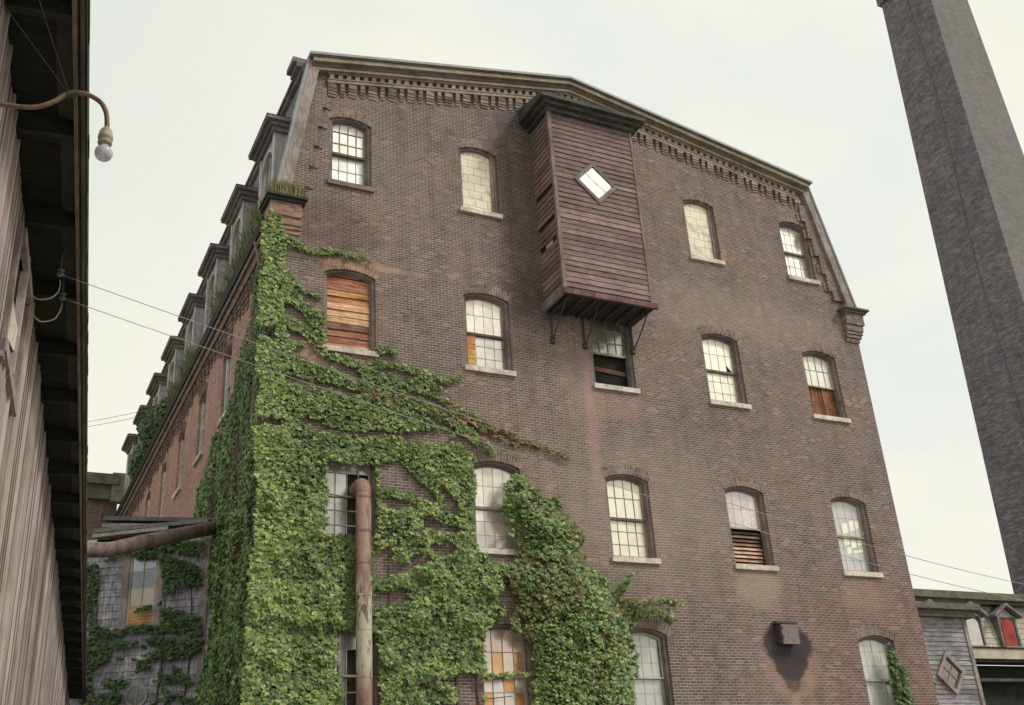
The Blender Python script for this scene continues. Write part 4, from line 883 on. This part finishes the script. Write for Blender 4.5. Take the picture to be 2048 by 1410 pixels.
# ================================================================== weathered annex on the left
P0 = Vector((-8.6, 4.2, 0)); U = Vector((-.886, .464, 0)); NN = Vector((.464, .886, 0))
TA = lambda u, d, v: tuple(P0+U*u+NN*d+Vector((0, 0, v)))
an = empty('shingled_annex', tuple(P0+Vector((0, 0, ZG))), 'grey weathered shingled annex between the left building and the ivy corner', 'building')
m_ = MB(); z = ZG
WIN = (1.17, 1.80, 5.02, 6.72)
while z < 6.85:
    h = .165; s = -.3-R()*.5; 
    while s < 3.6:
        wd = .35+R()*1.1
        if s < WIN[0] < s+wd and z+h > WIN[2] and z < WIN[3]: wd = WIN[0]-s
        if s < 1.17 < s+wd and 3.1 < z < 3.8: wd = 1.17-s
        a, b = s, min(s+wd, 3.6)
        if b > WIN[0]+.01 and a < WIN[1] and z+h > WIN[2] and z < WIN[3]: a = WIN[1]; b = max(b, a+.1)
        if True:
            j = (R()-.5)*.012
            m_.hexa([TA(a+.003, -.022, z+j), TA(b-.003, -.022, z+j), TA(b-.003, .01, z+j), TA(a+.003, .01, z+j), TA(a+.003, 0, z+h+.01), TA(b-.003, 0, z+h+.01), TA(b-.003, .01, z+h+.01), TA(a+.003, .01, z+h+.01)], jit(.2))
        s = max(s+wd, b)
    z += h
m_.build('shingle_wall', M_grey, an)
m_ = MB(); m_.box(-.3, 3.6, .02, 4.0, ZG, 6.7, T=TA); m_.build('body', M_under, an)
w_ = MB(); 
for (a, b, c, d_) in ((1.80, 1.95, 4.95, 6.80), (1.02, 1.17, 4.95, 6.80), (1.02, 1.95, 6.72, 6.86)): w_.box(a, b, -.05, .03, c, d_, T=TA)
w_.box(.98, 1.99, -.09, .03, 4.90, 4.985, T=TA); wo = w_.build('window', M_greytrim, an)
m_ = MB(); 
for (a, b, c, d_) in ((1.74, 1.80, 5.0, 6.72), (1.17, 1.22, 5.0, 6.72), (1.47, 1.50, 5.4, 6.72), (1.22, 1.74, 5.38, 5.43), (1.22, 1.46, 6.22, 6.25)): m_.box(a, b, -.02, .01, c, d_, T=TA)
m_.build('sash', M_sashw, wo)
m_ = MB()
for a, b, c, d_, t in ((1.22, 1.47, 5.43, 5.8, (.55, .45, .38)), (1.50, 1.74, 5.43, 5.8, (.5, .42, .35)), (1.22, 1.47, 5.8, 6.2, (.22, .26, .32)), (1.5, 1.74, 5.8, 6.2, (.2, .24, .3)), (1.22, 1.47, 6.2, 6.72, (.42, .47, .58)), (1.5, 1.74, 6.2, 6.72, (.5, .54, .65))): m_.face([TA(a, 0, c), TA(b, 0, c), TA(b, 0, d_), TA(a, 0, d_)], t)
m_.build('pane', G_grey, wo, fix=False)
m_ = MB(); m_.box(1.2, 1.76, -.012, .005, 4.99, 5.38, (1.25, 1.1, .7), T=TA); m_.build('orange_board', M_planks, wo)
m_ = MB(); n = 24
for k in range(n):
    a, b = 2*math.pi*k/n, 2*math.pi*(k+1)/n
    q = [(1.41+r*math.cos(t), 3.48+r*math.sin(t)) for t, r in ((a, .24), (b, .24), (b, .20), (a, .20))]; m_.prism(q, -.06, .02, TA)
m_.box(1.40, 1.42, -.05, -.037, 3.29, 3.68, T=TA); rw = m_.build('round_window', M_sashw, an)
m_ = MB(); m_.face([TA(1.41+.21*math.cos(2*math.pi*k/20), -.035, 3.48+.21*math.sin(2*math.pi*k/20)) for k in range(20)], (.16, .18, .22)); m_.build('pane', G_grey, rw, fix=False)
m_ = MB()  # sagging lean-to roof boards
def plank(mb, s0, z0, s1, z1, th, d0, d1, t): mb.hexa([TA(s0, d0, z0), TA(s1, d0, z1), TA(s1, d1, z1+.05), TA(s0, d1, z0+.05), TA(s0, d0, z0+th), TA(s1, d0, z1+th), TA(s1, d1, z1+th+.05), TA(s0, d1, z0+th+.05)], t)
plank(m_, -.1, 7.20, 2.5, 7.42, .09, -.10, 1.8, (.8, .8, .8)); plank(m_, .9, 7.10, 2.5, 7.24, .10, -.14, .5, (1.5, 1.5, 1.5)); plank(m_, .0, 7.14, 2.6, 7.07, .09, -.30, .6, (1.0, 1.0, 1.0)); plank(m_, .9, 7.02, 2.6, 6.95, .08, -.34, .3, (1.7, 1.7, 1.6))
m_.build('roof', M_hood, an)
m_ = MB(); m_.box(.7, 2.6, -.05, .3, 6.60, 6.96, T=TA); m_.build('eave_shade', M_void, an)  # black box painted in for the shade under the eave boards
m_ = MB(); m_.box(.0, .14, -.06, .02, ZG, 6.7, T=TA); m_.build('corner_board', M_greytrim, an)
# ivy on the annex
polys = [[(2.95, 6.75), (2.5, 6.7), (2.40, 5.62), (2.35, 4.52), (2.38, 3.27), (2.4, 1), (3.3, 1), (3.3, 6.75)], [(2.3, 6.61), (1.39, 6.73), (0.1, 6.82), (0.1, 6.45), (.9, 6.55), (1.02, 6.45), (1.9, 6.5), (2.3, 6.45)],
 [(1.12, 6.5), (.6, 6.35), (0.05, 6.1), (0.1, 5.73), (.35, 5.7), (.6, 5.6), (.8, 5.25), (0.1, 5.12), (0.1, 4.68), (0.91, 4.80), (1.05, 5.1), (1.0, 5.7)], [(2.35, 4.92), (1.6, 4.90), (.9, 4.9), (.9, 4.75), (1.6, 4.78), (2.3, 4.72)], [(2.60, 4.63), (1.88, 4.64), (0.90, 4.68), (0.1, 4.58), (0.16, 4.36), (1.20, 4.33), (1.96, 4.2), (2.60, 4.05)], [(1.30, 4.23), (0.11, 4.41), (0.11, 4.31), (1.17, 3.95), (1.33, 3.97)], [(2.28, 3.72), (1.9, 3.8), (1.38, 3.92), (1.32, 3.81), (1.79, 3.58)], [(1.04, 3.66), (0.63, 3.97), (0.12, 3.62), (0.05, 3.5), (.6, 3.7)]]
n = 22000; s = rng.uniform(.0, 3.3, n); z = rng.uniform(1.5, 7.1, n); ed = (fbm(s, z, 2.0, 33)-.5)*.35; ed2 = (fbm(s, z, 2.2, 36)-.5)*.3; ins = np.zeros(n, bool)
for pl in polys: ins |= npin(s+ed, z+ed2, pl)
for ln, wd in (([(1.75, 5.1), (1.5, 5.28), (1.25, 5.32)], .035), ([(0, 7.1), (.8, 7.05), (1.6, 6.98)], .10), ([(2.6, 3.4), (1.8, 3.45)], .12), ([(.05, 3.2), (.5, 3.4), (1.0, 3.3)], .04), ([(.9, 3.9), (.75, 3.5), (.7, 3.2)], .05)): ins |= pdist(s, z, ln)[0] < wd
ins &= fbm(s*.8, z*1.5, 2.5, 38) > .40
s, z = s[ins], z[ins]; n = len(s); dpt = -.05-.12*rng.random(n)-.1*fbm(s, z, 2, 39)
Pq = np.array(P0)[None]+np.outer(s, U)+np.outer(dpt, NN)+np.outer(z, (0, 0, 1))
av = empty('annex_ivy', (-9.8, 4.6, ZG), 'dark green ivy straggling over the grey shingled annex', 'ivy')
leafcloud('leaves', Pq, np.tile(tuple(-NN), (n, 1)), rng.uniform(.05, .095, n), leafcol(n, s, z, light=-.3), M_leaf, av)
m_ = MB()
for a in (.4, 1.0, 2.5): m_.tube([TA(a, -.03, ZG), TA(a+.1, -.04, 2), TA(a-.1, -.03, 4.3), TA(a, -.03, 6.3)], [.03, .025, .02, .008], 5)
m_.build('stem', M_stem, av, True)
# ================================================================== rusty duct crossing to the left building
du = empty('rusty_duct', (-9.6, 2.6, 6.2), 'long rusty round duct running from the left roof into the ivy', 'pipe')
m_ = MB(); m_.tube([(-13.4, 1.85, 5.78), (-11.4, 2.0, 5.84), (-11.0, 2.0, 5.87), (-10.75, 2.05, 5.95), (-10.4, 2.2, 6.1), (-8.4, 3.85, 7.05)], .15, 16); m_.build('pipe_shaft', M_duct, du, True)
m_ = MB(); a = Vector((-10.4, 2.2, 6.1)); b = Vector((-8.4, 3.85, 7.05)); d_ = (b-a).normalized()
for k in range(6):
    m_ = MB(); p = a+(b-a)*(k/6+.03); m_.tube([p-d_*.012, p+d_*.012], .158, 16); m_.build('seam_band', M_duct, du)
# ================================================================== rear wing closing the yard
rw_ = empty('rear_wing', (-13, 27, ZG), 'dark brick wing with a heavy flat cornice at the far end of the mill', 'building')
m_ = MB(); m_.box(-24, XS, 26.02, 36, ZG, 14.3); m_.build('wall', M_wing, rw_)
m_ = MB(); m_.box(-24, -8.45, 25.5, 36.4, 14.9, 15.35); m_.box(-24, -8.6, 25.7, 36.2, 14.3, 14.899); m_.build('cornice', M_greenroof, rw_)
m_ = MB(); m_.box(-8.7, -8.2, 25.6, 26.0, 14.2, 15.45, (1.6, 1.6, 1.6)); m_.build('cornice_end', M_dkmould, rw_)
for (a, b, c, d_) in ((-10.7, -9.9, 13.2, 14.0), (-9.6, -9.1, 13.25, 13.75), (-10.4, -9.7, 10.6, 12.2)):
    m_ = MB(); 
    for q in ((a-.1, a, c, d_), (b, b+.1, c, d_), (a-.1, b+.1, c-.12, c), (a-.1, b+.1, d_, d_+.1)): m_.box(q[0], q[1], 25.93, 26.02, q[2], q[3])
    wf = m_.build('window', M_dkmould, rw_); m_ = MB(); m_.face([(a, 25.99, c), (b, 25.99, c), (b, 25.99, d_), (a, 25.99, d_)]); m_.build('pane', G_mauve, wf, fix=False)
m_ = MB(); m_.box(-11.4, -10.55, 9.0, 9.6, ZG, 8.9); pr = m_.build('pier', M_wing, None); tag(pr, 'dark brick pier rising behind the annex roof at the left', 'pier')
# ================================================================== chimney
chx, chy = 34.1, 12.9
ch = empty('brick_chimney', (chx, chy, ZG), 'tall tapering square brick factory chimney with sooty bricks and a right face coloured as sunlit', 'chimney')
hf = lambda z: 2.25-.0225*(z-20)
def ring4(z, e=0): h = hf(z)+e; return [(chx-h, chy-h, z), (chx+h, chy-h, z), (chx+h, chy+h, z), (chx-h, chy+h, z)]
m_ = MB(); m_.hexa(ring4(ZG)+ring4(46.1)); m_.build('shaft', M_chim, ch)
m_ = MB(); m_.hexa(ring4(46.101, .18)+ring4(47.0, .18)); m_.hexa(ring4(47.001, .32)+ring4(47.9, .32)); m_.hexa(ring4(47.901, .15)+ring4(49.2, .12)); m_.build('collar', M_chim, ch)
m_ = MB(); pts = [(chx-hf(z)-.03, chy-.3+(.15*math.sin(z*.3)), z) for z in np.linspace(ZG, 46, 40)]; m_.tube(pts, .022, 5, (2.2, 2.6, 3.2)); m_.build('lightning_cable', M_iron, ch)
# ================================================================== right-hand annex with the diamond window
ra = empty('clapboard_annex', (11.3, 3.2, ZG), 'grey clapboard annex with a tilted square window at the mill\'s right corner', 'building')
m_ = MB(); clap(m_, 8.42, 13.42, ZG, 5.42, 52, lambda u, d, v: (u, 3+d, v)); clap(m_, 3.02, 8.0, ZG, 5.42, 52, lambda u, d, v: (13.42-d, u, v)); m_.build('clapboard_wall', M_greyclap, ra)
m_ = MB(); m_.box(8.45, 13.39, 3.03, 8.0, ZG, 5.4); m_.build('body', M_under, ra)
m_ = MB(); m_.box(8.42, 13.85, 2.62, 8.3, 5.62, 5.80); m_.box(8.42, 13.7, 2.75, 8.2, 5.421, 5.619, (.8, .8, .8)); m_.build('roof', M_dkmould, ra)
m_ = MB(); m_.box(13.34, 13.48, 2.95, 3.05, ZG, 5.42); m_.build('corner_board', M_greytrim, ra)
def dia2(a, b):  # tilted square window
    c = Vector((12.35, 3.83)); p = Vector((.56, -.50)).normalized(); q = Vector((.45, .58)).normalized(); r = c+p*a+q*b; return (r.x, r.y)
T3 = lambda u, d, v: (u, 3+d, v)
m_ = MB(); o_ = [(-.42, -.42), (.42, -.42), (.42, .42), (-.42, .42)]; i_ = [(-.32, -.32), (.32, -.32), (.32, .32), (-.32, .32)]
for k in range(4):
    j = (k+1) % 4; m_.prism([dia2(*o_[k]), dia2(*o_[j]), dia2(*i_[j]), dia2(*i_[k])], -.10, .02, T3)
for q in (((-.32, -.012), (.32, -.012), (.32, .012), (-.32, .012)), ((-.012, -.32), (-.012, -.014), (.012, -.014), (.012, -.32)), ((-.012, .014), (-.012, .32), (.012, .32), (.012, .014))): m_.prism([dia2(*p) for p in q], -.05, -.03, T3)
dw = m_.build('diamond_window', M_greytrim, ra)
m_ = MB(); m_.face([T3(p[0], -.028, p[1]) for p in (dia2(*q) for q in i_)]); m_.build('pane', G_dark, dw, fix=False)
n = 260; x = rng.normal(11.62, .08, n); z = rng.uniform(2.2, 4.4, n); 
cv = empty('corner_creeper', (8.5, .6, ZG), 'thin pale creeper at the mill\'s right corner beside the clapboard annex', 'vine')
zz = rng.uniform(1.5, 3.5, 320); Pq = np.c_[8.46+.06*rng.random(320), .06+.25*rng.random(320), zz]
leafcloud('leaves', Pq, np.tile([.3, -1., 0], (320, 1)), rng.uniform(.05, .1, 320), leafcol(320, zz, zz, light=.2), M_leaf, cv)
m_ = MB(); m_.tube([(8.44, .2, ZG), (8.44, .15, 1.5), (8.44, .12, 3.4)], [.02, .015, .006], 5); m_.build('stem', M_stem, cv, True)
# ================================================================== mansard house behind
hs = empty('mansard_house', (24, 15, ZG), 'house with pale shingled mansard roof and small dormers behind the annex', 'house')
x0, x1 = 15.0, 30.4
m_ = MB(); m_.box(x0, x1, 12.3, 20, ZG, 5.7); m_.build('wall', M_darkwood, hs)
m_ = MB(); nr = 8
for k in range(nr):
    z0, z1 = 6.32+1.92*k/nr, 6.32+1.92*(k+1)/nr; y0, y1 = 12.05+.35*k/nr, 12.05+.35*(k+1)/nr; xx = x0
    while xx < x1:
        x2 = min(x1, xx+.3+R()*.3); m_.hexa([(xx+.005, y0-.03, z0), (x2-.005, y0-.03, z0), (x2-.005, y0+.05, z0), (xx+.005, y0+.05, z0), (xx+.005, y1, z1+.02), (x2-.005, y1, z1+.02), (x2-.005, y1+.05, z1+.02), (xx+.005, y1+.05, z1+.02)], jit(.14)); xx = x2
m_.build('mansard_shingles', M_housew, hs)
m_ = MB(); m_.box(x0, x1, 11.8, 20, 8.35, 8.65); m_.box(x0, x1, 11.95, 19.9, 8.2, 8.349, (.7, .7, .7)); m_.build('cornice', M_greenroof, hs)
m_ = MB(); m_.box(x0, x1, 11.55, 12.3, 5.85, 6.26, (1.0, 1.0, 1.0)); m_.build('eave_fascia', M_housew, hs)
m_ = MB(); m_.box(x0, x1, 11.5, 12.3, 6.261, 6.32); m_.box(x0, x1, 11.6, 12.28, 5.72, 5.849); m_.box(x0, x1, 11.85, 12.295, 5.0, 5.12, (3.5, 3.8, 4.0)); m_.build('eave_moulding', M_darkwood, hs)
for (xc, sty) in ((19.4, 'w'), (21.9, 'w'), (24.25, 'w'), (26.35, 'r')):
    m_ = MB(); a, b = xc-.45, xc+.45
    m_.box(a-.1, a, 11.9, 12.6, 6.32, 7.65); m_.box(b, b+.1, 11.9, 12.6, 6.32, 7.65)
    m_.prism([(xc-.82, 7.62), (xc, 8.12), (xc+.82, 7.62), (xc+.82, 7.74), (xc, 8.24), (xc-.82, 7.74)], 11.72, 12.7, TF); m_.prism([(xc-.55, 7.651), (xc+.55, 7.651), (xc, 8.0)], 11.92, 12.6, TF, (1.4, 1.4, 1.4))
    dm = m_.build('dormer', M_hood, hs)
    m_ = MB(); m_.prism(opening(xc, .36, 6.45, 7.38, .2), 11.93, 11.97, TF); m_.build('shutter' if sty == 'r' else 'pane', M_red if sty == 'r' else G_grey, dm)
    m_ = MB(); m_.box(a, b, 11.975, 11.99, 6.32, 7.65, (1.1, 1.1, 1.1)); m_.build('dormer_face', M_dkmould, dm)
    m_ = MB(); m_.box(a-.12, b+.12, 11.8, 11.9, 6.325, 6.42, (1.2, 1.2, 1.2)); m_.build('sill', M_greytrim, dm)

# ================================================================== left building (close to the camera)
AZ = math.radians(6.25)
lb = empty('board_sided_shed', (CX, CY, ZG), 'long weathered board-sided building with a deep dark eave at the left edge', 'building')
lb.rotation_euler = (0, 0, -AZ); lb['_o'] = (0, 0, 0)
H0 = -ZG     # local z of camera level offset: world z = local + ZG
ZE = 5.02+H0; XW = -.97; SC = .64
def LBS(m):
    m.v = [(x*SC, y*SC, (z-H0)*SC+H0) for x, y, z in m.v]; return m
def jz(z): return z
m_ = MB(); y = -7.0
WA = (8.25, 9.45, 3.80+H0, 4.75+H0)
while y < 37.6:
    wd = .15+.07*R(); y2 = y+wd; dd = (R()-.5)*.010; t = tuple(q*c for q, c in zip(jit(.26), (1, 1-.03*R(), 1-.04*R())))
    topz = ZE+.02
    segs = [(-.9, topz)] if not (y2 > WA[0] and y < WA[1]) else [(-.9, WA[2]), (WA[3], topz)]
    for a, b in segs:
        m_.box(XW-.03, XW+dd, y+.007, y2-.007, a, b, t); 
        m_.box(XW-.03, XW+.004+.003*R(), y2-.0065, y2+.0065, a, b, (.42, .40, .38))
        if R() < .3: m_.box(XW+dd+.0005, XW+dd+.022, y2-.03, y2+.014, a, b, tuple(q*1.15 for q in t))
    y = y2
LBS(m_).build('board_siding', M_leftwall, lb)
m_ = MB(); m_.box(-9, XW-.031, -7, 37.6, -.9, ZE); LBS(m_).build('body', M_void, lb)
m_ = MB(); m_.box(XW-.02, -.57, -7, 37.6, ZE+.14, ZE+.18, T=None)
LBS(m_).build('soffit', M_darkwood, lb)
for k in range(-8, 22):
    yy = 7.1+1.31*k; m_ = MB(); m_.box(XW+.002, -.572, yy, yy+.07, ZE-.02, ZE+.139, (1.15, 1.2, 1.0)); LBS(m_).build('rafter', M_darkwood, lb)
m_ = MB(); m_.box(-.57, -.545, -7, 37.6, ZE-.03, ZE+.2); LBS(m_).build('fascia_lip', M_lip, lb)
m_ = MB(); m_.box(-.544, -.535, -7, 37.6, ZE-.005, ZE+.2, (.5, .5, .5)); m_.box(-.529, -.505, -7, 37.6, ZE+.02, ZE+.2, (1.4, 1.4, 1.4)); m_.box(-.504, -.487, -7, 37.6, ZE+.05, ZE+.2, (.8, .8, .8)); LBS(m_).build('fascia', M_fascia, lb)
m_ = MB(); y = -7
while y < 37.6:
    L = .10+R()*.25; e_ = -.474-R()*.022; m_.hexa([(-1.6, y, ZE+.36), (e_, y, ZE+.09), (e_, y+L, ZE+.09), (-1.6, y+L, ZE+.36), (-1.6, y, ZE+.40), (e_, y, ZE+.13), (e_, y+L, ZE+.13), (-1.6, y+L, ZE+.40)], jit(.3)); y += L
m_.face([(-9, -7, ZE+2.2), (-1.59, -7, ZE+.395), (-1.59, 37.6, ZE+.395), (-9, 37.6, ZE+2.2)]); LBS(m_).build('roof', M_asph, lb)
m_ = MB(); a, b, c, d_ = WA
m_.box(XW-.02, XW+.03, a-.10, a, c-.15, d_+.1, (.9, .9, .9)); m_.box(XW-.02, XW+.035, b, b+.10, c-.1, d_+.15, (1.1, 1.05, 1)); m_.box(XW-.02, XW+.05, a, b, d_, d_+.1); m_.box(XW-.02, XW+.045, a-.1, b+.1, c-.101, c)
m_.box(XW-.015, XW+.05, (a+b)/2-.03, (a+b)/2+.03, c, d_, (1.3, 1.3, 1.3)); wl = LBS(m_).build('window', M_greytrim, lb)
m_ = MB(); m_.box(XW-.04, XW-.02, a, b, c, d_, (2, 2, 2)); LBS(m_).build('dark_interior', M_void, wl)
m_ = MB(); m_.hexa([(XW-.01, a, c+.1), (XW+.02, (a+b)/2, c+.2), (XW+.03, (a+b)/2, c+.2), (XW, a, c+.1), (XW-.01, a, c+.5), (XW+.02, (a+b)/2, c+.4), (XW+.03, (a+b)/2, c+.4), (XW, a, c+.5)], (1.6, 1.6, 1.6)); LBS(m_).build('broken_sash', M_sashw, wl)
# local -> world for things mounted on it
cA, sA = math.cos(AZ), math.sin(AZ)
def LW(x, y, z):
    x, y = x*SC, y*SC; return (CX+x*cA+y*sA, CY-x*sA+y*cA, (z-CZ)*SC+CZ)
# gooseneck lamp
lo = LW(-.95, 5.0, 3.65)
lamp = empty('gooseneck_lamp', lo, 'bare bulb on a rusty bent pipe arm sticking out from the left building', 'lamp')
ctrl = [(-.97, 5, 3.655), (-.85, 5, 3.65), (-.76, 5, 3.65), (-.62, 5, 3.66), (-.53, 5, 3.71), (-.46, 5, 3.78), (-.38, 5, 3.80), (-.30, 5, 3.765), (-.262, 5, 3.70), (-.25, 5, 3.62), (-.25, 5, 3.60)]
def smooth(c, n=5):
    c = [Vector(p) for p in c]; o = []
    for i in range(len(c)-1):
        p0, p1, p2, p3 = c[max(i-1, 0)], c[i], c[i+1], c[min(i+2, len(c)-1)]
        for k in range(n):
            t = k/n; o.append(.5*((2*p1)+(p2-p0)*t+(2*p0-5*p1+4*p2-p3)*t*t+(3*p1-p0-3*p2+p3)*t**3))
    return o+[c[-1]]
M_pipe = plain('lamp_pipe', (.17, .125, .08), .55, .35, .2, sc_=30)
M_bulb, nt_, bs_ = newmat('bulb_glass'); bs_.inputs['Base Color'].default_value = (.66, .66, .72, 1); bs_.inputs['Roughness'].default_value = .12; bs_.inputs['Transmission Weight'].default_value = .35; bs_.inputs['IOR'].default_value = 1.3; bs_.inputs['Coat Weight'].default_value = .5
M_sock = plain('socket', (.34, .30, .23), .6, .3, sc_=30)
m_ = MB(); m_.tube([LW(*p) for p in smooth(ctrl)], .0135*SC, 10); m_.build('pipe_arm', M_pipe, lamp, True)
m_ = MB(); p = LW(-.43, 5, 3.79); m_.tube([LW(-.46, 5, 3.775), LW(-.415, 5, 3.798)], .021*SC, 10); m_.build('coupling', M_iron, lamp)
m_ = MB(); m_.tube([LW(-.97, 5, 3.655), LW(-.945, 5, 3.655)], .05*SC, 12); m_.build('wall_flange', M_iron, lamp)
def lathe(mb, prof, c, n=16, t=(1, 1, 1)):
    b = len(mb.v)
    for r, z in prof:
        r *= SC; z *= SC
        for k in range(n): a = 2*math.pi*k/n; mb.v.append((c[0]+r*math.cos(a), c[1]+r*math.sin(a), c[2]+z))
    for i in range(len(prof)-1):
        for k in range(n): mb.f.append((b+i*n+k, b+i*n+(k+1) % n, b+(i+1)*n+(k+1) % n, b+(i+1)*n+k)); mb.t.append(t)
    mb.f.append(tuple(b+k for k in range(n))); mb.t.append(t); e_ = b+(len(prof)-1)*n; mb.f.append(tuple(e_+k for k in range(n))); mb.t.append(t)
c = LW(-.25, 5, 3.60)
m_ = MB(); lathe(m_, [(.017, .0), (.026, -.012), (.034, -.03), (.034, -.05), (.038, -.052), (.038, -.072), (.034, -.075), (.035, -.09), (.037, -.098), (.034, -.105), (.026, -.107)], c); m_.build('socket', M_sock, lamp, True)
m_ = MB(); prof = [(.020, -.10), (.022, -.118)]+[(.044*math.sin(math.radians(a)), -.158-.044*math.cos(math.radians(180-a))*-1*-1) for a in range(150, -1, -15)]
prof = [(.020, -.100), (.022, -.115)]+[(max(.001, .046*math.sin(math.radians(a))), -.160+.046*math.cos(math.radians(a))) for a in range(30, 181, 15)]
lathe(m_, prof, c, 20); m_.build('bulb', M_bulb, lamp, True)
m_ = MB(); m_.tube([LW(-.95, 3.9, 4.6), LW(-.46, 4.99, 3.80)], .0015, 4); m_.tube([LW(-.95, 4.2, 3.95), LW(-.46, 5.0, 3.79)], .0015, 4); m_.build('stay_wire', M_iron, lamp)
# insulators with slack loops, and the wires
M_rope = plain('pale_cord', (.52, .50, .42), .8, .2); M_wire = plain('wire', (.30, .30, .29), .6, .1); M_ins = plain('insulator', (.12, .13, .13), .35, .3)
ins_l = (('upper', 9.14, -.694, [(-.71, 9.4, 5.0), (-.705, 9.4, 4.93), (-.72, 9.4, 4.86), (-.78, 9.4, 4.80), (-.87, 9.4, 4.78), (-.93, 9.4, 4.82), (-.97, 9.4, 4.87)]), ('lower', 9.6, -.689, [(-.70, 9.85, 5.0), (-.705, 9.85, 4.93), (-.74, 9.85, 4.83), (-.80, 9.85, 4.79), (-.87, 9.85, 4.78), (-.93, 9.85, 4.83), (-.97, 9.85, 4.88)]))
for nm, yy, xx, loop in ins_l:
    b = LW(xx, yy, 5.0)
    io = empty('wire_insulator', b, ('insulator with slack pale cord under the left eave, the one nearer the lamp' if nm == 'upper' else 'insulator with slack pale cord under the left eave, the one farther from the lamp'), 'insulator', 'wire insulators under the left eave')
    m_ = MB(); m_.tube([LW(xx, yy, 5.16), LW(xx, yy, 4.95)], .008, 6); m_.tube([LW(xx, yy, 4.98), LW(xx, yy, 4.96), LW(xx, yy, 4.94), LW(xx, yy, 4.92), LW(xx, yy, 4.90)], [.013, .022, .014, .022, .013], 10); m_.build('insulator_body', M_ins, io)
    m_ = MB(); m_.tube([LW(*p) for p in smooth(loop)], .0042, 6); m_.build('slack_cord', M_rope, io, True)
def wire(a, b, sag, label, grp, r=.0055):
    T_ = np.linspace(0, 1, 60); pts = [tuple(np.array(a)+(np.array(b)-np.array(a))*t-np.array((0, 0, sag*4*t*(1-t)))) for t in T_]
    m_ = MB(); m_.tube(pts, [min(r, .0022+r*1.2*t) for t in T_], 5); o = m_.build('overhead_wire', M_wire, None, True); return tag(o, label, 'wire', grp)
wire(LW(-.694, 9.14, 4.918), (14.381, -1.6, 5.08), .4, 'upper of the two wires strung from the left eave across the mill front', 'wires from the left eave')
wire(LW(-.689, 9.6, 4.918), (14.181, -1.6, 4.649), .4, 'lower of the two wires strung from the left eave across the mill front', 'wires from the left eave')
wire((-13.2, 14, 12.45), (-8.0, 16, 14.85), .1, 'upper of two faint wires rising to the dormers against the sky', 'faint wires beyond the left eave', .008)
wire((-13.2, 14, 12.3), (-8.0, 16, 14.65), .1, 'lower of two faint wires rising to the dormers against the sky', 'faint wires beyond the left eave', .008)
for o in bpy.data.objects:
    if '_o' in o: del o['_o']
